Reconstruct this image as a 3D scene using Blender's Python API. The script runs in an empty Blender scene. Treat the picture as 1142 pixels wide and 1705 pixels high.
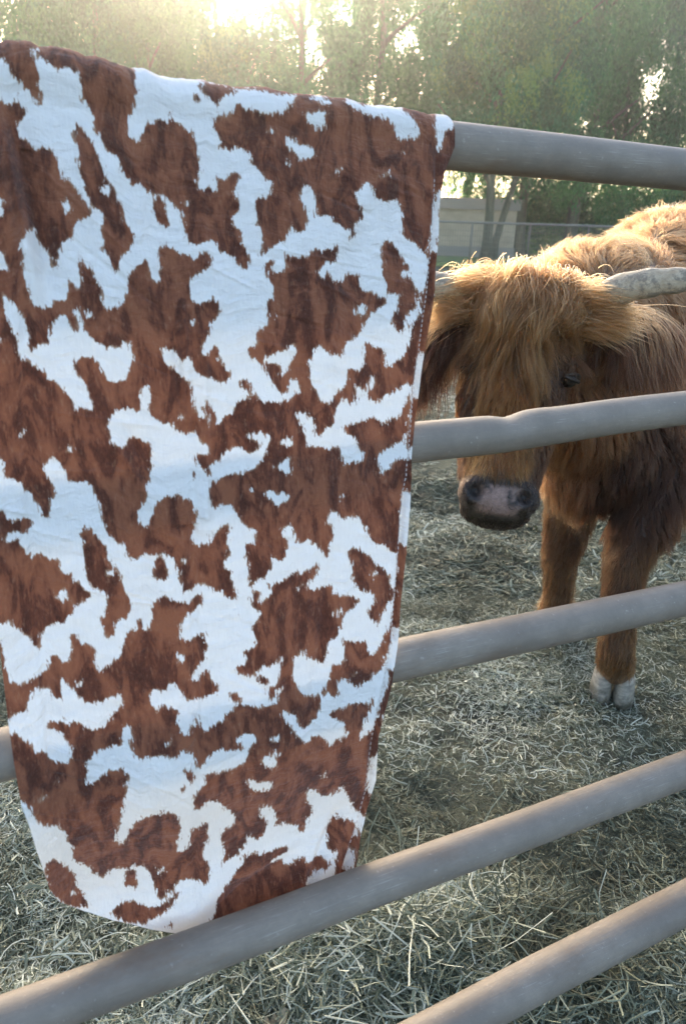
import bpy, bmesh, math, random
import numpy as np
from mathutils import Vector, Matrix
from mathutils.bvhtree import BVHTree
from mathutils.kdtree import KDTree
rng = np.random.default_rng(7); random.seed(7)
S = bpy.context.scene
COL = S.collection
R = math.radians

# ------------------------------------------------------------- camera
EYE = 1.35; FPX = 1231.0
th, ro = R(22), R(2)
FW = np.array([0, math.cos(th), -math.sin(th)]); _r0 = np.array([1., 0, 0]); _u0 = np.cross(_r0, FW)
RV = math.cos(ro)*_r0 + math.sin(ro)*_u0; UV = -math.sin(ro)*_r0 + math.cos(ro)*_u0
cam = bpy.data.cameras.new("camera"); cam.sensor_width = 36; cam.lens = FPX/1705*36
cam.clip_start = 0.02; cam.clip_end = 900
cam.dof.use_dof = True; cam.dof.focus_distance = 1.45; cam.dof.aperture_fstop = 6.0
co = bpy.data.objects.new("camera", cam); COL.objects.link(co); S.camera = co
co.matrix_world = Matrix(((RV[0], UV[0], -FW[0], 0), (RV[1], UV[1], -FW[1], 0), (RV[2], UV[2], -FW[2], EYE), (0, 0, 0, 1)))

# ------------------------------------------------------------- light
SUN_EL, SUN_AZ = R(14.5), R(-11)
w = bpy.data.worlds.new("World"); S.world = w; w.use_nodes = True
nt = w.node_tree; bg = nt.nodes["Background"]
sky = nt.nodes.new("ShaderNodeTexSky"); sky.sky_type = 'NISHITA'; sky.sun_disc = False
sky.sun_elevation = SUN_EL; sky.sun_rotation = SUN_AZ; sky.air_density = 0.8; sky.dust_density = 4.0; sky.ozone_density = 0.6
nt.links.new(sky.outputs[0], bg.inputs[0]); bg.inputs[1].default_value = 0.15
sl = bpy.data.lights.new("sun", 'SUN'); sl.energy = 0.8; sl.angle = R(10); sl.color = (1.0, 0.86, 0.66)
so = bpy.data.objects.new("sun", sl); COL.objects.link(so)
sd = Vector((math.sin(SUN_AZ)*math.cos(SUN_EL), math.cos(SUN_AZ)*math.cos(SUN_EL), math.sin(SUN_EL)))
so.rotation_euler = sd.to_track_quat('Z', 'Y').to_euler(); so.location = sd*60
S.view_settings.view_transform = 'Standard'; S.view_settings.look = 'None'; S.view_settings.gamma = 1
S.view_settings.exposure = 2.55
S.cycles.max_bounces = 8; S.cycles.transparent_max_bounces = 12; S.cycles.volume_bounces = 0
S.cycles.use_denoising = True

# ------------------------------------------------------------- helpers
def rays(px, py):
    px = np.asarray(px, float)[..., None]; py = np.asarray(py, float)[..., None]
    return FW + (px-571)/FPX*RV - (py-852.5)/FPX*UV
def aty(x, y, Y): d = rays(x, y); return d*Y/d[1] + np.array([0, 0, EYE])
def atz(x, y, z=0.): d = rays(x, y); return d*(z-EYE)/d[2] + np.array([0, 0, EYE])
def topx(P):
    Q = P - np.array([0, 0, EYE]); z = Q@FW
    return 571+FPX*(Q@RV)/z, 852.5-FPX*(Q@UV)/z

def mk(name, verts, faces, mat=None, parent=None, smooth=True):
    me = bpy.data.meshes.new(name)
    verts = np.asarray(verts, np.float32); faces = np.asarray(faces, np.int32)
    n, k = faces.shape
    me.vertices.add(len(verts)); me.vertices.foreach_set("co", verts.ravel())
    me.loops.add(n*k); me.loops.foreach_set("vertex_index", faces.ravel())
    me.polygons.add(n); me.polygons.foreach_set("loop_start", np.arange(0, n*k, k, dtype=np.int32))
    try: me.polygons.foreach_set("loop_total", np.full(n, k, np.int32))
    except Exception: pass
    me.update(calc_edges=True)
    if smooth: me.polygons.foreach_set("use_smooth", np.ones(n, bool))
    if mat: me.materials.append(mat)
    me.validate()
    return link(name, me, parent)
def link(name, data, parent=None):
    o = bpy.data.objects.new(name, data); COL.objects.link(o)
    if parent: o.parent = parent
    return o
def thing(name, label, cat, loc=(0, 0, 0), group=None):
    o = bpy.data.objects.new(name, None); COL.objects.link(o); o.location = loc; o.empty_display_size = .1
    return tag(o, label, cat, group)
def tag(o, label=None, cat=None, group=None, kind=None):
    if label: o['label'] = label
    if cat: o['category'] = cat
    if group: o['group'] = group
    if kind: o['kind'] = kind
    return o
def adopt(child, root):      # parts are modelled in world space
    child.parent = root; child.matrix_parent_inverse = Matrix.Translation(-Vector(root.location)); return child

def tube(path, rad, n=20, caps=True):
    """vertices and quads of a tapered tube along path"""
    path = np.asarray(path, float); m = len(path); rad = np.broadcast_to(np.asarray(rad, float), (m,))
    T = np.gradient(path, axis=0); T /= np.linalg.norm(T, axis=1)[:, None]
    up = np.array([0, 0, 1.]) if abs(T[0][2]) < .9 else np.array([1., 0, 0])
    V = []
    for i in range(m):
        a = np.cross(T[i], up); a /= np.linalg.norm(a); b = np.cross(a, T[i])
        an = np.linspace(0, 2*np.pi, n, endpoint=False)
        V.append(path[i] + rad[i]*(np.cos(an)[:, None]*a + np.sin(an)[:, None]*b))
    V = np.concatenate(V); F = []
    for i in range(m-1):
        for j in range(n):
            F.append((i*n+j, i*n+(j+1) % n, (i+1)*n+(j+1) % n, (i+1)*n+j))
    F = [tuple(f) for f in F]
    if caps:
        c0 = len(V); V = np.vstack([V, path[0], path[-1]])
        for j in range(n):
            F.append((c0, (j+1) % n, j, j)); F.append((c0+1, (m-1)*n+j, (m-1)*n+(j+1) % n, (m-1)*n+(j+1) % n))
    return V, F
def mk_poly(name, V, F, mat, parent=None, smooth=True):
    me = bpy.data.meshes.new(name)
    me.from_pydata([tuple(v) for v in V], [], [tuple(dict.fromkeys(f)) for f in F])
    for p in me.polygons: p.use_smooth = smooth
    if mat: me.materials.append(mat)
    return link(name, me, parent)

# ---- node helpers
def mat(name):
    m = bpy.data.materials.new(name); m.use_nodes = True; t = m.node_tree
    return m, t, t.nodes["Principled BSDF"], t.nodes["Material Output"]
def N(t, typ, **kw):
    n = t.nodes.new(typ)
    for k, v in kw.items():
        if k.startswith('i_'): n.inputs[k[2:].replace('_', ' ')].default_value = v
        else: setattr(n, k, v)
    return n
def L(t, a, b): t.links.new(a, b)
def noise(t, vec, scale, detail=4, rough=.55, dist=0.):
    n = N(t, "ShaderNodeTexNoise"); n.inputs['Scale'].default_value = scale; n.inputs['Detail'].default_value = detail
    n.inputs['Roughness'].default_value = rough; n.inputs['Distortion'].default_value = dist
    if vec is not None: L(t, vec, n.inputs['Vector'])
    return n.outputs['Fac']
def mapping(t, vec, scale=(1, 1, 1), rot=(0, 0, 0), loc=(0, 0, 0)):
    n = N(t, "ShaderNodeMapping"); L(t, vec, n.inputs['Vector'])
    n.inputs['Scale'].default_value = scale; n.inputs['Rotation'].default_value = rot; n.inputs['Location'].default_value = loc
    return n.outputs[0]
def ramp(t, fac, stops, interp='LINEAR'):
    n = N(t, "ShaderNodeValToRGB"); e = n.color_ramp; e.interpolation = interp
    while len(e.elements) > len(stops): e.elements.remove(e.elements[0])
    while len(e.elements) < len(stops): e.elements.new(1.)
    for el, (p, c) in zip(e.elements, stops):
        el.position = p; el.color = (c, c, c, 1) if isinstance(c, (int, float)) else (*c, 1)
    L(t, fac, n.inputs[0]); return n.outputs[0]
def mth(t, op, a, b=None, clamp=False):
    n = N(t, "ShaderNodeMath", operation=op, use_clamp=clamp)
    for i, v in enumerate((a, b)):
        if v is None: continue
        if isinstance(v, (int, float)): n.inputs[i].default_value = v
        else: L(t, v, n.inputs[i])
    return n.outputs[0]
def mix(t, fac, a, b, mode='MIX'):
    n = N(t, "ShaderNodeMix", data_type='RGBA', blend_type=mode)
    for s, v in ((0, fac), (6, a), (7, b)):
        if isinstance(v, (int, float)): n.inputs[s].default_value = v
        elif isinstance(v, tuple): n.inputs[s].default_value = (*v, 1)
        else: L(t, v, n.inputs[s])
    return n.outputs[2]
def bump(t, h, strength, dist, bsdf, prev=None):
    n = N(t, "ShaderNodeBump"); n.inputs['Strength'].default_value = strength; n.inputs['Distance'].default_value = dist
    L(t, h, n.inputs['Height'])
    if prev is not None: L(t, prev, n.inputs['Normal'])
    if bsdf is not None: L(t, n.outputs[0], bsdf.inputs['Normal'])
    return n.outputs[0]

# value noise in numpy (for ground relief, foliage, folds)
def vnoise(x, y, seed=0):
    def h(i, j):
        v = (i.astype(np.int64)*374761393 + j.astype(np.int64)*668265263 + seed*1442695041) & 0xffffffff
        v = ((v ^ (v >> 13))*1274126177) & 0xffffffff
        return ((v ^ (v >> 16)) & 0xffff)/65535.
    i, j = np.floor(x), np.floor(y); fx, fy = x-i, y-j; i = i.astype(int); j = j.astype(int)
    fx = fx*fx*(3-2*fx); fy = fy*fy*(3-2*fy)
    return (h(i, j)*(1-fx)+h(i+1, j)*fx)*(1-fy) + (h(i, j+1)*(1-fx)+h(i+1, j+1)*fx)*fy
def fbm(x, y, o=4, seed=0):
    s = 0; a = .5
    for k in range(o): s = s + a*vnoise(x, y, seed+k); x = x*2.03+1.7; y = y*2.03+9.2; a *= .5
    return s

# ------------------------------------------------------------- ground
def ground_z(x, y):
    near = np.clip(1.6 - np.hypot(x, y)/14, .0, 1)
    z = (fbm(x*2.3, y*2.3, 3, 3)-.45)*.10 + (fbm(x*9, y*9, 3, 5)-.45)*.045 + (fbm(x*33, y*33, 2, 8)-.4)*.014
    pile = .09*np.exp(-(((x-.17)/.28)**2+((y-1.03)/.16)**2))
    return (z*near + pile - .012)
gm, t, b, out = mat("trodden_dirt")
tc = N(t, "ShaderNodeTexCoord").outputs['Object']
n1 = noise(t, tc, 3.5, 6, .6); n2 = noise(t, tc, 45, 4, .7); n3 = noise(t, tc, 260, 3, .7); n4 = noise(t, tc, 1.1, 3)
c = ramp(t, n1, [(.36, (.022, .024, .015)), (.5, (.065, .070, .042)), (.68, (.135, .142, .085))])
c = mix(t, ramp(t, n2, [(.35, 0.), (.7, .75)]), c, (.135, .135, .100))
c = mix(t, ramp(t, n3, [(.5, 0.), (.66, .6)]), c, (.26, .26, .21))
c = mix(t, ramp(t, n4, [(.45, 0.), (.62, .35)]), c, (.105, .12, .07))
L(t, c, b.inputs['Base Color']); b.inputs['Roughness'].default_value = .95; b.inputs['Specular IOR Level'].default_value = .2
bump(t, mth(t, 'ADD', mth(t, 'MULTIPLY', n2, .6), mth(t, 'MULTIPLY', n3, .5)), .9, .02, b)
gx = np.concatenate([-np.geomspace(400, 2.2, 70), np.arange(-2.2, 3.6, .016)[1:], np.geomspace(3.6, 400, 70)])
gy = np.concatenate([-np.geomspace(400, .3, 30), np.arange(-.3, 4.2, .016)[1:], np.geomspace(4.2, 500, 170)])
X, Y = np.meshgrid(gx, gy); Z = ground_z(X, Y)
nx, ny = len(gx), len(gy); idx = np.arange(nx*ny).reshape(ny, nx)
F = np.stack([idx[:-1, :-1], idx[:-1, 1:], idx[1:, 1:], idx[1:, :-1]], -1).reshape(-1, 4)
g = mk("ground", np.stack([X, Y, Z], -1).reshape(-1, 3), F, gm); tag(g, kind='structure')

# strands lying loose: short stalks scattered on the dirt
def stalks(n, cx, cy, length, width, lift, seed, tilt=.22):
    r = np.random.default_rng(seed)
    K = 5
    ang = r.uniform(0, 2*np.pi, n); Ln = length*np.exp(r.normal(0, .45, n)); W = width*np.exp(r.normal(0, .3, n))
    curve = r.normal(0, .75, n)/np.maximum(Ln, .01)*Ln
    tt = np.linspace(-.5, .5, K)
    a = ang[:, None] + curve[:, None]*tt[None]*1.3
    dx = np.cos(a); dy = np.sin(a)
    px = np.cumsum(dx, 1)-dx[:, :1]*.5; py = np.cumsum(dy, 1)-dy[:, :1]*.5
    px = (px-px.mean(1, keepdims=True))/K*Ln[:, None]; py = (py-py.mean(1, keepdims=True))/K*Ln[:, None]
    z0 = ground_z(cx, cy)+lift
    tl = np.abs(r.normal(0, tilt, n)); pz = z0[:, None] + tt[None]*Ln[:, None]*tl[:, None] - .35*Ln[:, None]*tt[None]**2*r.uniform(-1, 1, n)[:, None]
    x = cx[:, None]+px; y = cy[:, None]+py
    pz = np.maximum(pz, ground_z(x, y)+.001)
    sx = -dy*W[:, None]/2; sy = dx*W[:, None]/2
    roll = r.uniform(-1, 1, n)[:, None]*W[:, None]*.35
    V = np.stack([np.stack([x+sx, y+sy, pz+roll], -1), np.stack([x, y, pz+W[:, None]*.35], -1), np.stack([x-sx, y-sy, pz-roll], -1)], 2)
    V = V.reshape(-1, 3)
    base = (np.arange(n)*K*3)[:, None, None] + (np.arange(K-1)*3)[None, :, None]
    f = np.stack([base+0, base+1, base+4, base+3], -1), np.stack([base+1, base+2, base+5, base+4], -1)
    F = np.concatenate([q.reshape(-1, 4) for q in f])
    damp = fbm(cx*2.2+3, cy*2.2, 3, 61)+.5*(fbm(cx*7, cy*7, 2, 62)-.4)
    rnd = np.repeat(np.clip(r.uniform(0, 1, n)**1.15*.95 + (damp-.42)*1.5, 0, 1), K*3)
    return V, F, rnd
sm, t, b, out = mat("dry_hay")
at = N(t, "ShaderNodeAttribute", attribute_name="shade").outputs['Fac']
c = ramp(t, at, [(0, (.045, .052, .027)), (.3, (.115, .130, .080)), (.6, (.22, .245, .165)), (.85, (.40, .425, .32)), (1, (.62, .64, .52))])
L(t, c, b.inputs['Base Color']); b.inputs['Roughness'].default_value = .6
tr = N(t, "ShaderNodeBsdfTranslucent"); L(t, c, tr.inputs[0]); ms = N(t, "ShaderNodeMixShader"); ms.inputs[0].default_value = .25
L(t, b.outputs[0], ms.inputs[1]); L(t, tr.outputs[0], ms.inputs[2]); L(t, ms.outputs[0], out.inputs[0])
def scatter(n, d0, d1, seed, power):
    r = np.random.default_rng(seed)
    u = r.uniform(0, 1, n*2)
    d = (d0**(1-power) + u*(d1**(1-power)-d0**(1-power)))**(1/(1-power)) if power != 1 else d0*(d1/d0)**u
    a = r.uniform(-.72, .80, n*2)
    x = np.tan(a)*d; y = d
    dens = fbm(x*1.9, y*1.9, 3, 21)
    keep = r.uniform(.12, .56, n*2) < dens
    return x[keep][:n], y[keep][:n]
parts = []
x, y = scatter(205000, .55, 3.6, 1, 1.0)
parts.append(stalks(len(x), x, y, .024, .0018, np.random.default_rng(2).uniform(0, .012, len(x)), 3))
x, y = scatter(26000, .55, 3.6, 4, 1.0)
parts.append(stalks(len(x), x, y, .034, .0022, np.random.default_rng(5).uniform(.004, .024, len(x)), 6))
x, y = scatter(80000, 2.6, 13, 7, 1.15)
parts.append(stalks(len(x), x, y, .06, .0045, np.random.default_rng(8).uniform(0, .02, len(x)), 9))
r_ = np.random.default_rng(12); n = 3500
x = r_.normal(.17, .24, n); y = r_.normal(1.03, .13, n)
parts.append(stalks(n, x, y, .10, .0022, r_.uniform(.0, .04, n), 13, .35))
Vs = []; Fs = []; As = []; o_ = 0
for V, F, A in parts: Vs.append(V); Fs.append(F+o_); As.append(A); o_ += len(V)
hay = mk("loose_hay", np.concatenate(Vs), np.concatenate(Fs), sm)
a_ = hay.data.attributes.new("shade", 'FLOAT', 'POINT'); a_.data.foreach_set("value", np.concatenate(As).astype(np.float32))
tag(hay, "pale trampled hay stalks strewn over the pen floor", "hay", kind='stuff')

# ------------------------------------------------------------- background: lawn strip, wall, mesh fence, trees
lm, t, b, out = mat("short_grass")
tc = N(t, "ShaderNodeTexCoord").outputs['Object']
c = ramp(t, noise(t, tc, 6, 6, .7), [(.3, (.06, .11, .03)), (.7, (.20, .28, .08))]); L(t, c, b.inputs['Base Color']); b.inputs['Roughness'].default_value = .9
def sheet(name, x0, x1, y0, y1, z, m, kind):
    o = mk(name, [(x0, y0, z), (x1, y0, z), (x1, y1, z), (x0, y1, z)], [(0, 1, 2, 3)], m); return tag(o, kind=kind)
sheet("lawn", -60, 60, 22.5, 46, .02, lm, 'structure')

wm, t, b, out = mat("tan_stucco")
tc = N(t, "ShaderNodeTexCoord").outputs['Object']
c = ramp(t, noise(t, tc, 2.5, 5), [(.35, (.38, .30, .20)), (.65, (.48, .39, .27))]); L(t, c, b.inputs['Base Color']); b.inputs['Roughness'].default_value = .9
cm, t, b, out = mat("grey_cap"); b.inputs['Base Color'].default_value = (.28, .25, .21, 1); b.inputs['Roughness'].default_value = .8
def box(x0, x1, y0, y1, z0, z1):
    V = [(x, y, z) for z in (z0, z1) for y in (y0, y1) for x in (x0, x1)]
    return V, [(0, 2, 3, 1), (4, 5, 7, 6), (0, 1, 5, 4), (2, 6, 7, 3), (0, 4, 6, 2), (1, 3, 7, 5)]
def join(parts):
    V = []; F = []
    for v, f in parts:
        o = len(V); V += [tuple(p) for p in v]; F += [tuple(i+o for i in q) for q in f]
    return V, F
bw = thing("barn_wall", "low tan stucco wall behind the mesh fence under the trees", "wall", (2, 29, 0))
adopt(mk_poly("wall_panel", *box(-16, 5.9, 28.9, 29.3, 0, 1.62), wm, None, False), bw)
adopt(mk_poly("wall_cap", *box(-16.1, 6.0, 28.8, 29.4, 1.625, 2.0), cm, None, False), bw)
adopt(mk_poly("wall_base", *box(-16.05, 5.95, 28.85, 29.35, 0, .35), cm, None, False), bw)

fm, t, b, out = mat("galvanised_wire"); b.inputs['Base Color'].default_value = (.20, .19, .16, 1); b.inputs['Metallic'].default_value = .3; b.inputs['Roughness'].default_value = .6
mf = thing("mesh_fence", "distant grey wire mesh fence with a pipe top rail behind the cow", "fence", (4, 24, 0))
V, F = tube([(-14, 24, 1.12), (20, 24, 1.30)], .035, 10); adopt(mk_poly("top_rail", V, F, fm), mf)
for k, px in enumerate(np.arange(-13.9, 20, 1.75)):
    V, F = tube([(px, 24, -.02), (px, 24, 1.10+(px+14)*.0053)], .03, 8); adopt(mk_poly("post", V, F, fm), mf)
ws = []
for px in np.arange(-14, 20, .075):
    ws.append(box(px-.006, px+.006, 23.955, 23.962, .05, 1.10+(px+14)*.0053))
for pz in np.arange(.08, 1.1, .15): ws.append(box(-14, 20, 23.963, 23.968, pz-.004, pz+.004))
V, F = join(ws); adopt(mk_poly("wire_mesh", V, F, fm, None, False), mf)

# trees
def leaf_mat(name, cols):
    m, t, b, out = mat(name)
    at = N(t, "ShaderNodeAttribute", attribute_name="shade").outputs['Fac']
    inf = N(t, "ShaderNodeObjectInfo").outputs['Random']
    c = ramp(t, at, cols); hs = N(t, "ShaderNodeHueSaturation"); L(t, c, hs.inputs['Color'])
    L(t, mth(t, 'ADD', .485, mth(t, 'MULTIPLY', inf, .03)), hs.inputs['Hue']); L(t, mth(t, 'ADD', .85, mth(t, 'MULTIPLY', inf, .3)), hs.inputs['Value'])
    c = hs.outputs[0]
    L(t, c, b.inputs['Base Color']); b.inputs['Roughness'].default_value = .75; b.inputs['Specular IOR Level'].default_value = .08
    tr = N(t, "ShaderNodeBsdfTranslucent"); L(t, mix(t, 1., c, (.85, 1.45, .85), 'MULTIPLY'), tr.inputs[0]); ms = N(t, "ShaderNodeMixShader"); ms.inputs[0].default_value = .45
    L(t, b.outputs[0], ms.inputs[1]); L(t, tr.outputs[0], ms.inputs[2]); L(t, ms.outputs[0], out.inputs[0])
    return m
LM = [leaf_mat("willow_leaves", [(0, (.018, .095, .045)), (.55, (.038, .20, .085)), (1, (.10, .31, .10))]),
      leaf_mat("locust_leaves", [(0, (.025, .10, .045)), (.6, (.07, .20, .075)), (1, (.19, .31, .08))])]
bm_, t, b, out = mat("tree_bark")
tc = N(t, "ShaderNodeTexCoord").outputs['Object']
nb = noise(t, mapping(t, tc, (6, 6, 1.2)), 3, 6, .7)
c = ramp(t, nb, [(.3, (.030, .036, .022)), (.7, (.115, .130, .085))]); L(t, c, b.inputs['Base Color']); b.inputs['Roughness'].default_value = .9; bump(t, nb, .8, .05, b)

def crown(seed, nleaf, H0, H1, W, droop):
    r = np.random.default_rng(seed)
    nc = 58
    hz = r.uniform(0, 1, nc)**.8
    cz = H0 + (H1-H0)*hz
    prof = np.sqrt(np.clip(1-(hz*1.75-.75)**2*.9, .05, 1))
    ang = r.uniform(0, 2*np.pi, nc); rad = W*prof*np.sqrt(r.uniform(.08, 1, nc))
    C = np.stack([np.cos(ang)*rad, np.sin(ang)*rad, cz], 1)
    cr = r.uniform(.5, 1.15, nc)
    k = r.integers(0, nc, nleaf)
    d = r.normal(0, 1, (nleaf, 3)); d /= np.linalg.norm(d, axis=1)[:, None]
    P = C[k] + d*(cr[k]*r.uniform(.35, 1.0, nleaf)**.6)[:, None]*np.array([1, 1, .8])
    # little hanging sprays: leaves share twig lines
    tw = r.integers(0, nleaf//9, nleaf); tp = P[tw]; off = r.uniform(0, 1, nleaf)
    hang = np.stack([r.normal(0, .05, nleaf), r.normal(0, .05, nleaf), -off*droop], 1)
    P = tp + hang + r.normal(0, .05, (nleaf, 3))
    ln = r.uniform(.08, .17, nleaf); wd = ln*r.uniform(.28, .42, nleaf)
    T = r.normal(0, .55, (nleaf, 3)) + np.array([0, 0, -1.0]); T /= np.linalg.norm(T, axis=1)[:, None]
    B = np.cross(T, r.normal(0, 1, (nleaf, 3))); B /= np.linalg.norm(B, axis=1)[:, None]
    V = np.stack([P, P+T*(ln*.45)[:, None]+B*wd[:, None]*.5, P+T*ln[:, None], P+T*(ln*.45)[:, None]-B*wd[:, None]*.5], 1).reshape(-1, 3)
    F = np.arange(nleaf*4).reshape(-1, 4)
    sh = np.clip(r.normal(.45, .18, nleaf) + (r.uniform(-.45, .5, nc))[k][tw], 0, 1)
    me = mk("crown", V, F, None, None, False); me.data.attributes.new("shade", 'FLOAT', 'POINT').data.foreach_set("value", np.repeat(sh, 4).astype(np.float32))
    return me
def trunk(seed, H, r0, lean, nl=7):
    r = np.random.default_rng(seed); ps = []
    z = np.linspace(-.1, H, 12); x = lean*z + .12*np.sin(z*1.1+seed); y = .1*np.cos(z*.9+seed)
    P = np.stack([x, y, z], 1); ps.append(tube(P, np.linspace(r0, r0*.25, 12)*(1+.35*np.exp(-z*2.5)), 12))
    for k in range(nl):
        i = r.integers(3, 10); a = r.uniform(0, 6.28); ln = r.uniform(1.4, 2.8)
        s = np.linspace(0, 1, 7); d = np.array([math.cos(a), math.sin(a), 0])
        Q = P[i] + np.outer(s*ln, d) + np.outer(s**.8*ln*r.uniform(.5, 1.1), [0, 0, 1]); ps.append(tube(Q, np.linspace(r0*.38, .02, 7), 8))
    return join([(v, f) for v, f in ps])
protos = []
for s, (nl, h0, h1, W, dr, li, tr0, ln_) in enumerate([(52000, 2.2, 9.3, 3.0, .8, 0, .24, .05), (46000, 3.6, 9.0, 2.7, .5, 0, .15, .20), (42000, 3.4, 8.6, 2.8, .35, 1, .20, -.05), (52000, 1.9, 9.8, 3.2, 1.0, 0, .28, -.02)]):
    cme = crown(40+s, nl, h0, h1, W, dr); cme.data.materials.append(LM[li])
    V, F = trunk(60+s, 8.2, tr0, ln_); tme = mk_poly("trunk", V, F, bm_)
    protos.append((cme, tme))
# (x, y, proto, scale, label)
tl = [(-13.0, 31, 3, 1.05, "dark tree at the far left edge of the photo behind the blanket"),
      (-10.0, 33, 0, 1.05, "tree with bright sky gaps left of the sun, above the blanket's left corner"),
      (-7.6, 31.5, 1, .76, "slim tree just left of the sun above the blanket"),
      (-4.6, 33.5, 2, .76, "hazy yellow-green tree straight below the sun"),
      (-1.9, 31.5, 0, .88, "broad tree right of the sun with speckled sky gaps"),
      (.9, 34, 3, .92, "tall dense tree above the middle of the blanket"),
      (4.95, 27.3, 1, .85, "tree with the leaning pale trunk in front of the stucco wall"),
      (4.45, 26.6, 2, .85, "light green tree with a straight trunk beside the leaning trunk"),
      (6.4, 30.5, 0, 1.0, "dark green tree directly above the end of the blanket and pipe"),
      (8.6, 31.0, 3, .93, "big dark green tree above the cow's forelock"),
      (11.2, 33, 1, .90, "tree below the patch of open sky"),
      (13.4, 31, 0, .90, "lower dark green tree under the open sky, above the cow's back"),
      (15.6, 33.5, 3, 1.02, "dark tree at the right edge of the photo"),
      (5.2, 37.5, 0, 1.05, "back-row tree filling the gap behind the leaning trunk"),
      (-2.5, 39, 3, 1.05, "back-row tree behind the speckled sky gaps"),
      (-12, 40, 2, 1.1, "back-row tree in the bright top left corner"),
      (9.8, 38, 2, 1.05, "back-row light green tree behind the big dark one"),
      (18.5, 37, 0, 1.1, "back-row tree beyond the right edge"),
      (-6.4, 38.5, 3, 1.0, "back-row tree half hidden by the glare of the sun"),
      (2.2, 38.5, 1, 1.1, "back-row tree filling the gap above the middle of the blanket"),
      (-9.2, 39, 0, 1.05, "back-row tree left of the sun's glare"),
      (-15.0, 38, 1, 1.2, "rearmost tree at the far left corner"),
      (-8.6, 42, 3, 1.08, "rearmost tree filling the bright gap left of the sun")]
used = set()
for i, (x, y, k, s, lab) in enumerate(tl):
    root = thing("tree", lab, "tree", (x, y, 0), "trees beyond the wire fence")
    for c0 in protos[k]:
        c = c0 if k not in used else c0.copy()
        if k in used: COL.objects.link(c)
        c.parent = root
    used.add(k)
    root.scale = (s, s, s*1.22); root.rotation_euler[2] = (i*2.4) % 6.28 if k != 1 else (.2 if i == 6 else i)
# low shrubs closing the view under the crowns
def shrub(seed, n):
    r = np.random.default_rng(seed)
    nc = 22; C = np.stack([r.uniform(-1.7, 1.7, nc), r.uniform(-.7, .7, nc), r.uniform(.3, 2.2, nc)], 1); k = r.integers(0, nc, n)
    d = r.normal(0, 1, (n, 3)); d /= np.linalg.norm(d, axis=1)[:, None]
    P = C[k]+d*(r.uniform(.3, .75, n))[:, None]; ln = r.uniform(.09, .18, n)
    T = r.normal(0, 1, (n, 3)); T /= np.linalg.norm(T, axis=1)[:, None]; B = np.cross(T, r.normal(0, 1, (n, 3))); B /= np.linalg.norm(B, axis=1)[:, None]
    V = np.stack([P, P+T*(ln*.5)[:, None]+B*(ln*.25)[:, None], P+T*ln[:, None], P+T*(ln*.5)[:, None]-B*(ln*.25)[:, None]], 1).reshape(-1, 3)
    V[:, 2] = np.maximum(V[:, 2], .02)
    o = mk("bush", V, np.arange(n*4).reshape(-1, 4), LM[1], None, False)
    o.data.attributes.new("shade", 'FLOAT', 'POINT').data.foreach_set("value", np.repeat(np.clip(r.normal(.5, .2, n)+r.uniform(-.3, .3, nc)[k], 0, 1), 4).astype(np.float32)); return o
sb = shrub(5, 14000)
for i, (x, y, s, lab) in enumerate([(1.0, 36, 1.0, "leafy bush behind the stucco wall's left part, mostly behind the blanket"), (7.2, 33.5, 1.0, "sunlit bush at the end of the stucco wall"), (9.4, 34, 1.1, "leafy bush left above the cow's neck"),
                                    (12.4, 33, 1.2, "leafy bush right above the cow's neck"), (15.0, 36, 1.2, "dark bush behind the cow's hump"), (18.6, 36, 1.3, "bush at the right end of the row of bushes")]):
    o = sb if i == 0 else sb.copy()
    if i: COL.objects.link(o)
    o.location = (x, y, 0); o.scale = (s*1.1, s, s); o.rotation_euler[2] = i*3.1; tag(o, lab, "bush", "bushes under the trees")

# ------------------------------------------------------------- pipe fence panel (recedes to the right)
AZ = R(25.9); DR = np.array([math.cos(AZ), math.sin(AZ), 0]); NR = np.array([-math.sin(AZ), math.cos(AZ), 0]); D0 = .95; LEAN = .30
def onplane(px, py, off=0.):
    """point of the panel plane (leaning slightly) seen at a photo position; off = metres towards the viewer"""
    d = rays(px, py); nd = d@NR
    tt = (D0-off)/(nd - LEAN*d[..., 2]); return d*tt[..., None] + np.array([0, 0, EYE])
pm, t, b, out = mat("weathered_pipe")
tc = N(t, "ShaderNodeTexCoord").outputs['Object']
rt = (0, 0, -AZ)
mv = mapping(t, tc, (1, 1, 1), rt)
st = noise(t, mapping(t, mv, (3, 40, 40)), 6, 5, .7); bl = noise(t, tc, 7, 5, .65); sp = noise(t, tc, 140, 3, .6); bl2 = noise(t, mapping(t, mv, (1, 3, 3), (0, 0, 0), (4, 2, 1)), 5, 5, .7)
c = ramp(t, bl, [(.3, (.185, .152, .120)), (.7, (.268, .226, .18))])
c = mix(t, ramp(t, st, [(.52, 0.), (.68, .45)]), c, (.19, .165, .14))
c = mix(t, ramp(t, sp, [(.66, 0.), (.74, .4)]), c, (.50, .47, .42))
c = mix(t, ramp(t, bl2, [(.58, 0.), (.72, .4)]), c, (.16, .09, .05))
scr = noise(t, mapping(t, mv, (9, 300, 300), (0, 0, .04)), 2, 4, .6); c = mix(t, mth(t, 'MULTIPLY', ramp(t, scr, [(.60, 0.), (.67, .45)]), ramp(t, bl, [(.45, 0.), (.6, 1.)])), c, (.46, .43, .39))
c = mix(t, ramp(t, noise(t, mapping(t, mv, (16, 22, 22)), 1, 6, .75), [(.35, .28), (.6, 0.)]), c, (.10, .085, .07))
L(t, c, b.inputs['Base Color']); b.inputs['Metallic'].default_value = .0
L(t, ramp(t, bl, [(.3, .5), (.7, .68)]), b.inputs['Roughness']); b.inputs['Specular IOR Level'].default_value = .35
bump(t, mth(t, 'ADD', st, sp), .12, .004, b)
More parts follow.
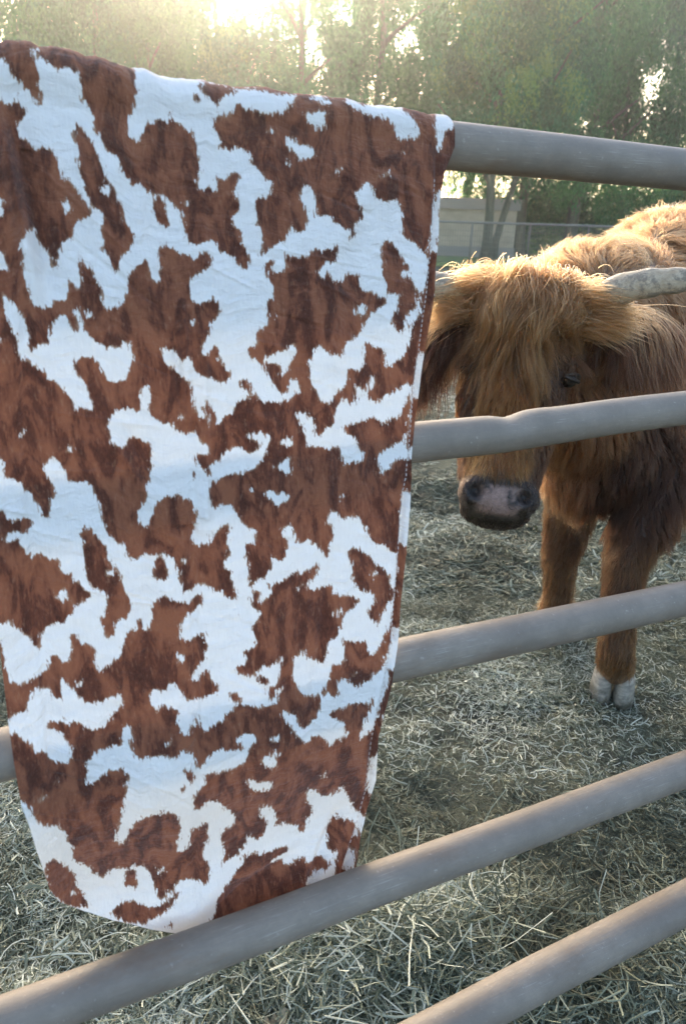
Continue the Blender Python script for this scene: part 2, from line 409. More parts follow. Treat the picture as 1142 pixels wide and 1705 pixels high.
pf = thing("pipe_fence", "weathered grey pipe fence panel with five thick rails, blanket hung over its top rail", "fence", tuple(D0*NR))
RAILS = [([(760, 244), (950, 263), (1142, 283)], [81, 76, 75]),
         ([(690, 736), (780, 728), (833, 723), (860, 718), (920, 709), (1024, 693), (1142, 679)], [68, 66, 62, 64, 63, 62, 60]),
         ([(10, 1255), (668, 1097), (900, 1048), (1142, 996)], [85, 70, 69, 65]),
         ([(20, 1698), (150, 1650), (300, 1596), (450, 1540), (600, 1481), (850, 1390), (1142, 1280)], [90, 88, 87, 84, 82, 79, 76]),
         ([(740, 1713), (860, 1647), (1000, 1575), (1142, 1502)], [96, 93, 90, 88])]
def s_of(P): return P@DR
S0, S1 = -1.15, 2.2
def resample(P, r, step=.01):
    """arc path through points, extended straight to both posts"""
    P = np.asarray(P); s = s_of(P); order = np.argsort(s); P, r, s = P[order], np.asarray(r)[order], s[order]
    q = np.arange(S0, S1, step)
    k0 = (P[-1]-P[0])/(s[-1]-s[0])
    out = np.zeros((len(q), 3))
    for i in range(3):
        c = np.interp(q, s, P[:, i]); c = np.where(q < s[0], P[0, i]+(q-s[0])*k0[i], c); c = np.where(q > s[-1], P[-1, i]+(q-s[-1])*k0[i], c); out[:, i] = c
    rr = np.interp(q, s, r)
    w_ = 19; ker = np.hanning(w_+2)[1:-1]; ker /= ker.sum()
    for i in range(3): out[:, i] = np.convolve(np.pad(out[:, i], w_//2, mode='reflect', reflect_type='odd'), ker, 'valid')
    return out, np.convolve(np.pad(rr, w_//2, mode='edge'), ker, 'valid')
RP = []
for k, (pts, wd) in enumerate(RAILS):
    pts = np.array(pts, float); P = onplane(pts[:, 0], pts[:, 1])
    dep = (P-np.array([0, 0, EYE]))@FW
    sl_ = np.gradient(pts[:, 1])/np.gradient(pts[:, 0])
    # true radius from the vertical width in the picture
    rr = []
    for p, w_, s_ in zip(P, wd, sl_):
        v = p-np.array([0, 0, EYE]); v /= np.linalg.norm(v); q = np.cross(v, DR); q /= np.linalg.norm(q)
        xa, ya = topx(p+q*.03); xb, yb = topx(p-q*.03); rr.append(.03*w_/abs((ya-s_*xa)-(yb-s_*xb)))
    rm = np.mean(rr); print("rail", k, np.round(rr, 4), "z", P[:, 2].round(3), "s", s_of(P).round(2))
    path, rad = resample(P, np.full(len(P), rm)); RP.append((path, rm))
    V, F = tube(path, rad, 28)
    if k == 1:   # dent on top where the pipe was bent
        V = np.asarray(V); dp = onplane(np.array(842.), np.array(700.)); 
        ds = (V@DR - s_of(dp)); zc = np.interp(V@DR, s_of(path), path[:, 2]); upn = np.clip((V[:, 2]-zc)/rm, 0, 1)
        V[:, 2] -= .006*np.exp(-(ds/.022)**2)*upn; V[:, 2] += .002*np.exp(-((ds-.05)/.03)**2)*upn
    adopt(mk_poly("rail", V, F, pm), pf)
for s_ in (S0, S1-.01):
    top = RP[0][0][0 if s_ < 0 else -1]; bot = top.copy(); 
    h = top[2]-EYE
    zb = -.02; bot = np.array([0, 0, EYE]) + DR*s_ + NR*(D0+LEAN*(zb-EYE)); bot[2] = zb
    tp = np.array([0, 0, EYE]) + DR*s_ + NR*(D0+LEAN*(top[2]-EYE)); tp[2] = top[2]+.04
    V, F = tube([bot, tp], .034, 20); adopt(mk_poly("post", V, F, pm), pf)

# print of the blanket: outlines of its patches (1 brown, 0 white), read off the cloth in cells
PRINT = """
C 0 50 1
0 0,130 20,140 50,200 90,250 140,290 150,340 190,360 203,350 205,300 175,255 197,240 185,190 165,125 140,95 160,75 175,100 180,125 210,135 220,160 290,190 310,185 380,210 385,300 400,340 430,370 445,440 460,500 500,550 510,580 550,600 580,680 630,745 665,735 720,780 760,785 800,800 850,850 870,900 880,970 900,1010 930,1030 990,1000 1020,1005 1040,1050 1090,1070 1142,1110 1142,1142 270,1142 275,1100 300,1010 345,990 350,930 435,880 420,830 380,780 350,745 320,705 295,700 285,640 270,590 200,550 180,580 130,520 100,520 90,450 60,420 30,345 0,300
1 50,345 90,340 120,360 125,400 100,440 70,430 45,400 35,370
1 740,800 760,790 790,830 800,890 812,930 800,950 760,925 735,890 728,840
1 355,425 400,480 430,510 460,590 490,650 500,700 540,750 560,800 580,830 590,900 620,940 640,970 635,1010 600,1060 580,1060 565,1142 530,1142 520,1090 485,1035 500,1000 475,960 490,920 500,880 450,850 420,800 400,760 385,700 370,640 370,570 350,500
0 485,745 500,735 520,760 515,790 490,775
0 160,925 175,990 235,1060 265,1142 105,1142 110,1060 92,1015 130,955
1 370,1065 390,1075 410,1142 385,1142
1 755,1040 790,1015 830,1050 900,1070 920,1090 950,1060 990,1055 1008,1090 1000,1130 990,1142 760,1142 755,1100
1 690,1080 710,1120 715,1142 620,1142 640,1120 670,1110
0 640,150 690,145 760,195 840,215 930,220 1142,260 1142,400 1142,680 1100,690 1080,710 1050,705 1020,690 1040,745 1035,780 1000,745 960,760 935,730 960,660 940,620 945,560 930,510 900,470 840,440 820,405 790,440 760,415 740,440 695,440 670,510 650,535 615,500 610,440 645,370 640,305 680,300 640,260 650,210 630,180
1 930,250 1020,250 1142,272 1120,300 1060,315 1045,350 1020,360 1000,330 970,300
1 922,310 950,305 957,340 925,345
1 1010,450 1040,400 1090,400 1142,380 1142,565 1080,575 1045,555 1045,510 1010,470
0 1142,730 1120,790 1142,800
0 1142,860 1110,900 1120,940 1142,950
0 870,815 900,810 905,835 880,840
0 300,840 315,790 340,850 320,880
0 0,810 15,800 10,880 0,930
0 0,1050 20,1055 40,1142 0,1142
0 205,90 245,65 230,85
C 380 50 1
0 0,300 60,280 140,285 230,305 330,310 300,340 280,380 220,395 160,400 120,370 70,375 60,345 30,350 30,390 0,395
1 140,283 300,298 270,315 220,302
0 380,312 430,312 500,345 490,355 440,345
0 550,320 610,330 640,370 665,350 710,325 760,350 820,365 850,400 890,430 905,470 915,490 880,520 850,500 810,530 800,490 790,460 770,440 760,410 740,420 720,405 680,415 650,395 600,370 570,350
0 360,390 400,400 440,385 480,390 450,420 460,450 465,470 440,465 410,450 380,430
0 275,520 300,510 330,550 380,545 415,590 400,610 360,605 340,615 310,575 280,570
0 180,480 225,470 220,488 185,490
0 270,625 290,620 285,650
0 530,645 540,660 510,700 520,665
0 720,700 770,660 760,690 720,710
0 830,560 840,570 825,600
0 985,410 1000,380 1060,410 1085,440 1060,470 1030,480 1020,520 1010,560 1000,580 990,540
0 0,570 60,560 110,600 110,640 150,670 180,720 205,725 205,770 180,805 140,790 120,820 130,860 140,930 165,960 165,1030 150,1060 160,1085 200,1040 240,1020 270,1000 290,970 285,910 310,950 340,970 370,940 380,870 360,830 340,800 350,760 370,740 400,760 420,810 410,880 440,890 475,880 500,910 540,945 570,960 590,940 600,905 620,920 640,890 635,850 605,800 610,770 655,720 690,760 700,800 740,820 790,805 810,810 830,870 825,930 835,980 860,1000 890,1010 910,1050 945,1080 940,1142 0,1142
1 0,680 40,675 60,690 40,740 35,790 65,840 20,900 30,940 70,960 65,1010 90,1040 105,1080 100,1120 80,1140 40,1110 20,1080 0,1070
1 570,950 590,940 608,960 600,990 575,1000
1 265,1060 330,1080 380,1070 410,1035 440,1050 500,1030 535,1015 520,1050 505,1100 470,1115 450,1110 430,1142 280,1142 275,1100
1 165,1142 180,1100 215,1095 225,1110 200,1142
1 725,1060 740,1000 780,1005 810,1040 830,1080 860,1142 735,1142 735,1100
0 995,760 1015,760 1000,950 985,1060 950,1050 960,950 975,850
C 0 430 1
0 0,0 40,0 45,40 30,55 0,50
0 100,0 360,0 370,30 385,100 380,160 350,130 330,80 325,130 325,190 290,200 265,205 240,235 215,235 190,225 155,215 150,180 130,130 115,80
1 245,0 290,0 280,40 268,60 255,30
0 395,0 700,0 680,5 650,30 630,50 605,90 605,130 600,180 570,225 530,235 500,240 480,200 485,150 465,100 430,50
1 515,0 565,0 568,50 550,80 530,55
0 700,0 760,0 765,50 765,90 750,120 730,100 715,70
0 1005,0 1142,0 1142,690 1120,720 1100,740 1060,760 1045,800 1030,760 1020,720 990,680 975,655 975,700 980,760 960,765 940,740 920,680 915,640 910,600 880,580 850,540 830,500 820,550 800,500 775,460 765,425 790,420 800,440 825,430 850,470 840,490 850,500 870,480 890,470 905,480 915,500 930,540 960,560 1000,570 1030,580 1060,600 1090,580 1100,550 1065,520 1060,490 1040,480 1045,430 1030,405 1000,430 975,460 955,465 960,410 990,370 1010,300 1040,260 1045,220 1025,200 1010,185 970,205 935,215 900,180 905,140 895,105 940,75 1000,40
1 960,700 970,700 968,735 958,735
1 1120,530 1132,522 1130,545
0 990,750 1005,760 1005,800 992,790
0 5,150 60,210 110,270 130,330 135,440 160,450 180,415 210,400 240,410 245,340 255,305 300,265 330,290 350,350 380,350 365,320 360,240 375,235 385,280 400,310 395,345 430,370 460,400 490,415 510,430 530,410 560,430 590,390 625,410 625,440 645,470 620,490 610,530 595,580 540,585 505,575 490,530 470,490 440,470 400,465 380,480 350,465 345,500 365,540 400,590 420,640 440,700 435,730 390,700 360,725 345,680 330,650 300,620 280,600 250,570 240,590 215,540 180,520 150,500 125,480 95,465 85,400 70,350 45,290 20,220
0 415,250 440,260 430,290 410,280
0 905,300 920,285 935,305 910,320
0 0,370 10,375 8,392 0,390
0 25,440 38,442 32,455
0 515,760 545,730 600,715 640,720 660,740 675,700 665,620 690,605 715,620 720,660 710,700 720,750 780,795 820,790 850,830 890,850 930,825 960,870 1000,900 990,940 930,950 935,980 1000,985 1050,960 1100,905 1142,900 1142,1030 1090,1030 1030,1060 1000,1070 990,1110 1000,1142 690,1142 700,1090 720,1050 725,1000 720,950 725,890 690,870 650,850 610,860 590,900 560,885 525,870 525,820 510,790
1 930,935 985,930 1000,960 1005,1030 985,1035 970,1000 935,980
1 918,1015 940,1015 943,1050 920,1055
1 795,1142 850,1112 862,1142
0 215,985 250,940 290,980 310,1010 325,1060 370,1070 410,1060 440,1080 450,1142 265,1142 260,1100 235,1050 215,1010
0 0,920 15,960 20,1040 80,1060 110,1090 150,1130 160,1142 0,1142
0 315,915 345,885 350,905 325,930
0 105,830 120,810 118,835 95,855
0 860,740 875,735 880,770 862,775
C 380 430 1
0 0,0 190,0 165,40 190,95 215,140 215,180 180,210 185,270 190,320 135,345 130,370 150,410 90,425 85,440 105,470 140,490 170,520 190,560 225,610 245,640 290,640 340,600 340,625 300,660 240,680 190,680 150,670 120,640 100,660 60,680 30,700 35,740 0,750
1 45,600 60,580 100,580 120,610 115,640 85,630
1 0,530 15,545 10,580 0,580
1 95,145 110,150 100,160
1 40,0 105,0 100,40 80,62 60,40
0 232,0 270,20 280,40 240,70 210,60 200,40 230,15
0 165,490 190,470 240,440 290,430 315,390 322,410 310,470 290,520 260,555 245,550 255,520 230,500 190,500
0 300,590 320,570 340,605 320,630 290,650 270,640
0 230,260 240,290 225,290
0 430,50 460,20 500,0 735,0 730,50 740,100 755,160 770,175 800,165 815,180 800,230 780,280 780,310 800,350 825,365 835,330 850,260 870,250 890,210 905,170 880,140 870,90 860,70 860,30 840,20 840,0 945,0 940,50 925,110 905,200 900,260 870,310 855,370 850,430 830,460 820,490 790,490 780,520 755,510 750,470 740,430 700,430 690,410 660,400 645,400 650,460 645,510 620,540 600,530 580,515 565,530 570,580 540,620 500,650 470,690 435,680 425,640 400,610 390,560 395,530 385,490 410,450 430,400 455,440 490,460 520,450 540,490 550,420 580,390 625,370 640,330 680,270 760,210 740,180 700,170 640,155 630,130 630,85 570,75 550,100 510,110 480,90 470,50 440,100 425,90
0 815,80 830,58 855,65 850,90 825,95
0 600,265 640,215 660,240 650,275 615,270
0 600,620 620,600 640,640 660,620 690,565 710,575 700,610 650,660 690,680 720,690 750,650 800,640 840,590 860,610 862,640 840,680 820,740 800,760 780,760 750,790 720,770 680,755 630,785 560,790 550,810 570,840 600,850 620,900 645,940 630,970 590,960 565,985 540,950 530,890 490,905 440,895 410,900 380,890 370,850 350,790 320,740 330,730 360,740 400,760 410,800 405,860 430,850 460,810 500,790 500,740 520,700 545,660 570,680 580,710 620,670
0 840,830 850,880 840,950 800,960 760,1010 720,1040 730,1000 715,960 730,930 780,900 800,880 835,870
0 945,440 935,500 925,560 915,640 905,665 865,660 875,600 885,540 895,470
0 895,890 890,965 850,940 860,910
0 862,650 870,660 860,840 850,850
0 0,910 40,900 80,920 120,930 145,900 150,880 110,860 95,850 130,835 170,825 195,850 180,890 160,950 140,980 110,1010 60,1030 0,1025
1 15,955 30,960 25,975
0 235,850 250,870 275,855 300,855 308,890 270,890 245,880
0 215,985 250,975 290,940 300,945 285,990 300,1015 280,1025 240,1000
0 90,1095 125,1085 115,1100
0 170,1110 185,1095 220,1110 280,1120 290,1142 190,1142
0 590,1010 597,1010 595,1040
C 0 810 0
1 100,0 260,0 270,40 240,70 240,120 225,155 200,145 190,100 170,70 140,30
1 440,0 705,0 700,60 670,110 655,150 670,185 705,190 730,130 740,85 770,75 800,45 820,65 850,30 870,60 915,65 935,110 940,150 930,180 945,220 920,240 925,290 960,280 1000,275 1005,245 990,215 1030,225 1060,195 1098,185 1095,230 1080,275 1100,300 1090,340 1060,370 1080,400 1105,405 1100,440 1135,480 1120,550 1090,540 1060,510 1020,500 980,465 950,470 920,500 880,520 860,470 860,420 840,380 830,350 780,330 740,340 700,325 670,330 640,355 610,330 590,280 550,260 510,225 485,160 480,100 455,50
0 870,345 895,350 885,375 865,365
1 745,350 780,345 800,390 808,455 770,460 730,440 735,390
1 0,120 30,120 40,150 75,175 110,150 155,155 160,190 120,240 90,220 75,225 100,250 95,290 130,310 150,350 180,320 230,345 285,350 290,400 300,420 340,415 350,450 380,460 430,505 435,525 380,555 350,600 310,670 270,655 230,670 205,710 185,790 165,780 140,720 100,700 60,670 50,630 20,660 0,690
0 20,260 40,230 70,215 95,240 60,265 30,275
0 250,530 290,520 305,480 335,525 320,550 280,540
1 400,175 440,200 470,240 510,290 515,350 550,380 575,430 590,470 600,510 630,550 625,590 600,630 575,625 550,650 540,710 510,715 490,670 470,630 500,590 510,550 500,500 450,485 415,440 405,390 395,330 400,270 380,240 390,195
0 500,395 520,385 540,405 525,425 505,415
1 -40,690 0,690 10,760 25,850 40,900 60,940 110,950 150,920 200,900 235,870 240,840 230,805 270,810 300,840 325,840 345,770 335,710 370,710 380,740 430,750 460,790 450,830 470,880 510,850 570,800 580,770 590,710 620,680 650,690 655,630 680,640 690,690 715,690 725,640 730,560 780,530 830,550 880,560 900,570 940,520 975,520 975,560 930,600 890,620 865,660 860,720 900,740 950,710 975,700 990,760 975,830 920,890 915,930 950,920 980,870 1000,880 1010,930 1050,965 1030,1000 980,1010 930,1025 870,1000 850,960 820,940 790,980 745,970 710,980 715,1010 740,1060 755,1080 765,1020 800,1055 860,1060 840,1100 850,1142 500,1142 560,1060 590,1040 570,990 520,1000 480,1030 420,1030 380,1010 350,960 320,960 305,910 290,950 300,1010 270,1025 240,970 200,955 150,990 130,1040 130,1080 80,1080 50,1110 20,1110 -40,900
0 850,800 895,815 870,840 845,830
0 365,940 390,915 400,920 370,960
1 230,1142 230,1110 280,1120 310,1100 360,1115 410,1142
1 990,0 1142,0 1142,135 1130,120 1100,90 1060,100 1010,115 1000,70
1 1142,850 1110,850 1115,865 1142,890
1 1142,975 1100,985 1090,1010 1115,1030 1142,1035
1 1142,1050 1110,1070 1065,1090 1060,1142 1142,1142
1 930,1110 945,1095 950,1142 935,1142
1 1125,615 1135,615 1132,627
C 380 810 0
1 0,0 830,0 870,0 870,28 830,30 820,150 815,320 805,320 770,310 750,285 700,280 670,250 665,200 630,180 620,140 580,155 540,165 525,130 490,110 465,170 500,200 505,240 485,290 490,330 470,350 450,310 410,280 375,260 320,275 315,240 305,190 275,175 250,200 265,230 280,260 275,320 245,360 205,330 205,390 180,430 130,440 110,480 90,480 100,450 95,400 85,330 75,265 100,270 130,260 135,205 100,200 60,160 30,110 0,85
0 170,30 190,10 220,35 260,20 290,50 280,70 230,85 200,60
0 530,80 535,40 555,30 540,60
0 85,10 120,0 120,10
1 580,300 620,297 660,320 695,350 700,380 740,380 765,430 770,470 790,490 780,540 760,560 745,600 710,665 690,640 670,625 670,590 700,550 690,510 640,505 610,480 585,420 590,370 570,350
0 685,430 690,405 712,405 710,425 690,440
1 105,540 120,500 150,485 150,500 135,540 170,540 200,500 190,450 220,455 260,440 320,395 340,420 390,390 430,370 435,390 410,440 380,460 385,490 430,500 450,480 510,480 515,520 540,520 590,520 630,540 610,570 560,600 545,640 530,700 510,730 485,735 470,780 465,830 450,860 430,830 390,820 365,810 355,770 340,790 310,830 305,870 315,920 340,970 380,1000 420,1010 450,970 465,940 470,960 465,1000 440,1040 430,1110 440,1142 0,1142 0,1060 40,1040 80,1030 150,1045 200,1030 240,1010 235,980 270,960 215,950 235,920 245,870 245,790 230,830 170,850 120,880 100,900 60,895 30,860 80,840 90,810 70,790 80,775 110,770 130,740 120,700 110,660 130,640 155,600 130,580 110,570
0 250,1060 300,1080 330,1100 335,1142 270,1142 265,1100
0 325,500 350,460 380,455 340,480 330,510
0 500,610 530,580 540,600 505,620
1 120,900 150,890 185,900 190,930 150,940 125,925
1 180,950 210,940 235,950 220,1000 190,1010 180,980
1 5,990 30,975 60,1000 60,1025 20,1030
1 550,720 575,740 620,735 660,740 665,780 690,810 720,770 750,700 775,640 795,560 805,400 815,285 860,275 860,400 840,500 835,650 815,680 785,690 775,760 750,820 740,860 710,890 680,930 650,940 620,970 590,940 570,940 540,910 520,940 530,1000 500,1010 465,960 485,900 490,840 530,850 555,820 545,770
0 590,905 620,870 610,900 590,915
1 770,870 815,870 810,950 790,1040 760,1090 730,1142 715,1142 720,1060 760,960
1 480,1090 520,1070 560,1055 600,1030 640,1030 670,1050 690,1000 705,1010 685,1060 660,1142 560,1142 500,1115
1 0,180 15,200 0,230
1 0,280 15,300 10,340 0,340
1 0,400 15,405 20,430 0,445
1 0,465 40,490 50,520 20,550 0,540
1 40,615 52,615 48,627
C 0 1190 0
1 20,90 80,90 110,120 150,130 165,170 220,170 240,210 280,220 330,230 345,180 320,120 300,95 260,75 225,65 230,30 270,30 310,45 360,30 400,50 430,80 500,60 540,0 840,0 850,50 875,100 905,90 930,60 940,10 965,60 985,80 1020,50 1060,40 1080,0 1142,0 1142,100 1120,120 1142,140 1142,170 1090,180 1040,170 1000,200 960,250 930,260 925,230 930,205 880,170 830,210 790,195 760,185 680,210 635,190 620,150 635,110 625,60 595,60 590,120 575,165 540,155 490,180 450,200 420,230 415,330 450,330 490,300 520,275 580,265 620,290 605,340 600,420 580,480 570,540 545,610 590,620 620,540 650,510 680,485 720,480 740,450 760,465 800,460 855,480 860,560 840,610 845,640 880,640 905,600 905,545 950,530 1000,500 995,525 985,560 1000,580 960,650 975,680 990,700 1000,760 980,800 940,780 890,770 850,780 820,820 790,840 770,870 745,855 730,800 700,730 640,720 600,745 560,735 520,765 490,790 450,770 430,740 380,715 350,690 345,640 320,590 305,540 270,515 220,520 175,500 150,450 110,410 70,410 40,250
0 175,405 215,370 230,375 190,415
0 270,280 280,270 280,310
0 790,150 800,115 812,125 805,155
1 890,60 920,55 925,90 895,85
0 740,735 790,728 785,742 755,750
1 215,700 250,680 290,700 330,730 360,760 370,820 400,860 425,910 430,930 370,925 300,890 240,840 220,790
0 330,850 350,835 370,850 350,865
1 600,760 620,735 650,745 655,800 665,825 640,835 590,830
1 530,960 580,910 630,895 700,915 750,900 790,880 820,840 850,820 850,840 820,890 780,940 740,960 690,1000 620,1005 570,990
1 770,1000 810,990 815,960 830,985 810,1010
1 870,260 900,255 930,290 920,335 890,310
1 845,360 865,330 878,360 855,372
1 1142,250 1080,270 1040,285 980,280 970,330 925,380 915,410 930,460 970,430 1000,410 1040,420 1070,450 1100,465 1120,500 1120,450 1142,440
1 1142,500 1090,540 1060,550 1050,600 1070,640 1050,720 1080,700 1142,650
1 1142,745 1100,790 1060,830 1035,890 1030,950 1000,990 1000,1142 1142,1142
C 380 1190 1
0 260,0 340,0 335,50 350,80 380,60 425,0 480,0 500,30 550,40 560,80 575,100 560,120 520,130 490,160 460,120 430,100 400,110 370,130 330,100 305,70 280,30
0 0,180 30,175 80,160 70,140 40,135 40,110 80,90 125,85 130,110 100,160 90,200 60,240 0,265
0 180,90 195,110 240,90 245,120 200,125
0 145,210 190,195 230,165 235,180 215,200 235,220 225,240 190,245 160,225
0 90,310 110,305 150,325 190,310 210,330 200,350 160,365 130,360 95,335
0 10,325 45,310 10,335
0 95,390 112,380 100,398
0 445,310 475,270 480,275 450,320
0 635,90 650,50 690,0 710,0 700,60 665,100 640,130
0 730,0 800,0 760,60 735,60
0 730,180 715,330 705,395 665,370 670,300 690,220
0 370,380 400,350 430,375 440,395 500,385 550,350 570,390 590,440 615,460 645,480 660,490 645,540 630,570 600,610 610,540 590,500 540,490 500,510 475,550 480,600 475,640 490,660 530,640 510,680 480,700 440,690 400,690 370,710 365,665 330,690 290,730 260,720 255,690 210,730 200,710 240,680 280,660 290,620 230,635 200,650 150,665 110,655 75,670 70,720 30,760 0,755 0,700 40,680 85,620 95,570 130,595 160,590 180,550 185,510 175,480 150,490 150,440 200,430 225,470 220,520 260,520 290,510 330,530 345,570 370,540 375,500 405,470 400,440 375,410
0 0,480 35,465 35,490 20,530 0,540
0 370,830 400,780 470,720 520,670 500,720 515,755 460,800
0 345,800 370,750 365,780
0 545,760 560,690 590,660 610,630 600,700 585,750
"""

# ------------------------------------------------------------- cowhide print blanket
PX0, PY0, PW, PH = -60, 40, 880, 1560
def raster():
    img = np.zeros((PH, PW), np.float32); cell = None
    yy, xx = np.mgrid[PY0:PY0+PH, PX0:PX0+PW].astype(np.float32)
    xb = {0: (PX0, 390), 380: (390, PX0+PW)}; yb = {50: (PY0, 440), 430: (440, 820), 810: (820, 1200), 1190: (1200, PY0+PH)}
    for ln in PRINT.strip().splitlines():
        if ln[0] == '#': continue
        if ln[0] == 'C':
            _, ox, oy, base = ln.split(); ox, oy = int(ox), int(oy)
            X0, X1 = xb[ox]; Y0, Y1 = yb[oy]
            sub = (slice(Y0-PY0, Y1-PY0), slice(X0-PX0, X1-PX0)); cx = xx[sub]; cy = yy[sub]; tgt = img[sub]; tgt[:] = float(base); continue
        v, rest = ln.split(' ', 1)
        P = np.array([[float(a) for a in q.split(',')] for q in rest.split()])*(400/1142)+[ox, oy]
        P[:, 0] = np.where(P[:, 0] <= 0.5, -30, P[:, 0])
        i0 = max(int(P[:, 0].min())-X0-1, 0); i1 = min(int(P[:, 0].max())-X0+2, X1-X0); j0 = max(int(P[:, 1].min())-Y0-1, 0); j1 = min(int(P[:, 1].max())-Y0+2, Y1-Y0)
        if i1 <= i0 or j1 <= j0: continue
        gx_ = cx[j0:j1, i0:i1]; gy_ = cy[j0:j1, i0:i1]; ins = np.zeros(gx_.shape, bool)
        for (x1, y1), (x2, y2) in zip(P, np.roll(P, -1, 0)):
            if y1 == y2: continue
            cond = ((gy_ < y1) != (gy_ < y2)); ins ^= cond & (gx_ < (x2-x1)*(gy_-y1)/(y2-y1)+x1)
        tgt[j0:j1, i0:i1][ins] = float(v)
    return img
IMG = raster()
def blur(a, s):
    k = np.exp(-.5*(np.arange(-int(3*s)-1, int(3*s)+2)/s)**2); k /= k.sum(); h = len(k)//2
    a = np.apply_along_axis(lambda v: np.convolve(np.pad(v, h, mode='edge'), k, 'valid'), 0, a)
    return np.apply_along_axis(lambda v: np.convolve(np.pad(v, h, mode='edge'), k, 'valid'), 1, a)
FLD = blur(IMG, 3.4)
def samp(px, py):
    x = np.clip(px-PX0, 0, PW-1.01); y = np.clip(py-PY0, 0, PH-1.01); i = x.astype(int); j = y.astype(int); fx = x-i; fy = y-j
    return (FLD[j, i]*(1-fx)+FLD[j, i+1]*fx)*(1-fy)+(FLD[j+1, i]*(1-fx)+FLD[j+1, i+1]*fx)*fy

rail1, R1 = RP[0]
SQ = np.linspace(0, 1, 5)
topc = lambda s: np.stack([np.interp(s, s_of(rail1), rail1[:, i]) for i in range(3)], -1)
# outline in the picture, measured on the photograph, laid on the panel plane
right = np.array([(757, 243), (750, 262), (738, 290), (731, 330), (728, 400), (716, 500), (700, 620), (692, 700), (684, 800), (678, 880), (668, 1000), (662, 1080), (650, 1150), (632, 1230), (626, 1300), (610, 1350), (600, 1400), (588, 1470)], float)
left = np.array([(-52, 165), (-50, 400), (-42, 700), (-22, 900), (-8, 1010), (6, 1130), (14, 1200), (24, 1270), (36, 1340), (48, 1370), (60, 1410), (72, 1445), (84, 1480)], float)
bottom = np.array([(84, 1480), (100, 1500), (140, 1520), (190, 1537), (240, 1546), (300, 1554), (340, 1566), (420, 1550), (500, 1520), (560, 1490), (588, 1470)], float)
def arcp(P, n, dens=None):
    d = np.r_[0, np.cumsum(np.linalg.norm(np.diff(P, axis=0), axis=1))]; d /= d[-1]; q = np.linspace(0, 1, n) if dens is None else dens
    return np.stack([np.interp(q, d, P[:, 0]), np.interp(q, d, P[:, 1])], -1)
NU, NV = 430, 620
Lp = arcp(left, NV); Rp = arcp(right, NV); Bp = arcp(bottom, NU)
u = np.linspace(0, 1, NU)
# top row = the front line of the top pipe
pc = onplane(np.array([760.]), np.array([244.]))[0]
tx = np.linspace(-52, 757, NU); 
cx_, cy_ = topx(rail1); ty = np.interp(tx, cx_, cy_)
right[0, 1] = ty[-1]; left[0, 1] = ty[0]; Rp = arcp(right, NV); Lp = arcp(left, NV)
Tp = np.stack([tx, ty], -1)
v = np.linspace(0, 1, NV)[:, None, None]; U = u[None, :, None]
G = (1-v)*Tp[None]+v*Bp[None]+(1-U)*Lp[:, None]+U*Rp[:, None] - ((1-U)*(1-v)*Tp[0]+U*(1-v)*Tp[-1]+(1-U)*v*Bp[0]+U*v*Bp[-1])
px, py = G[..., 0], G[..., 1]
def hz(k, s): p, r = RP[k]; return np.interp(s, s_of(p), p[:, 2])
off = np.full(px.shape, R1+.009)
P = onplane(px, py, off)
for it in range(14):
    s = s_of(P); z = P[..., 2]; z3 = hz(2, s); z4 = hz(3, s)
    q = np.clip((z - (z4+.05))/np.maximum(z3-z4-.08, .05), 0, 1); q = q*q*(3-2*q)
    o_new = (R1+.009)*q + (-.045)*(1-q)
    # slack between the rails
    off = off*.5+.5*o_new; P = onplane(px, py, off)
FPXp, FPYp = topx(P)
# folds and crinkles, pushed along the panel normal (towards the viewer is negative)
seam = np.array([(726, 180), (727, 300), (722, 400), (706, 520), (693, 640), (684, 760), (672, 850), (664, 960), (655, 1080), (640, 1160), (624, 1240), (612, 1320), (590, 1400), (570, 1470)], float)
sx_ = np.interp(py, seam[:, 1], seam[:, 0])
dsm = px - sx_
disp = np.zeros(px.shape)
disp += -.006*np.exp(-(dsm/3.2)**2) + .004*np.clip(1-np.abs(dsm-11)/9, 0, 1) + .003*np.exp(-((dsm+9)/4.)**2)
def line(x0, y0, x1, y1, wdt, amp):
    d = np.array([x1-x0, y1-y0], float); ln = np.hypot(*d); d /= ln
    a = (px-x0)*d[0]+(py-y0)*d[1]; c = (px-x0)*-d[1]+(py-y0)*d[0]
    m = np.clip(np.minimum(a, ln-a)/(ln*.25)+.3, 0, 1)
    c = c + 6*(fbm(a/70, a*0+x0, 2, 5)-.4)
    return amp*np.exp(-(c/wdt)**2)*m
disp += .015*line(-20, 120, 60, 480, 14, 1) - .012*line(0, 100, 90, 480, 20, 1)
disp += -.007*line(320, 700, 326, 900, 7, 1) + .006*line(338, 560, 345, 900, 9, 1) + .004*line(300, 480, 320, 760, 8, 1) - .004*line(290, 520, 306, 700, 6, 1)
disp += -.022*line(572, 1340, 505, 1500, 9, 1) - .018*line(600, 1380, 560, 1500, 6, 1) + .008*line(590, 1300, 530, 1480, 10, 1) - .02*line(500, 1420, 350, 1530, 14, 1) + .007*line(380, 1440, 300, 1540, 16, 1)
disp += -.004*line(200, 700, 330, 900, 9, 1) + .004*line(180, 720, 310, 930, 9, 1)
disp += -.003*line(520, 1180, 560, 900, 8, 1) + .004*line(700, 240, 640, 330, 14, 1) + .004*line(660, 230, 560, 420, 18, 1)
r_ = np.random.default_rng(3)
for k in range(70):     # shallow creases running slightly downhill to the right
    x0 = r_.uniform(-60, 650); y0 = r_.uniform(120, 1480); ln = r_.uniform(60, 260); sl = r_.normal(.28, .12) + (.5 if x0 < 260 and y0 < 420 else 0)
    disp += line(x0, y0, x0+ln, y0+ln*sl, r_.uniform(2.5, 5), r_.choice([-1, 1])*r_.uniform(.0007, .0019))
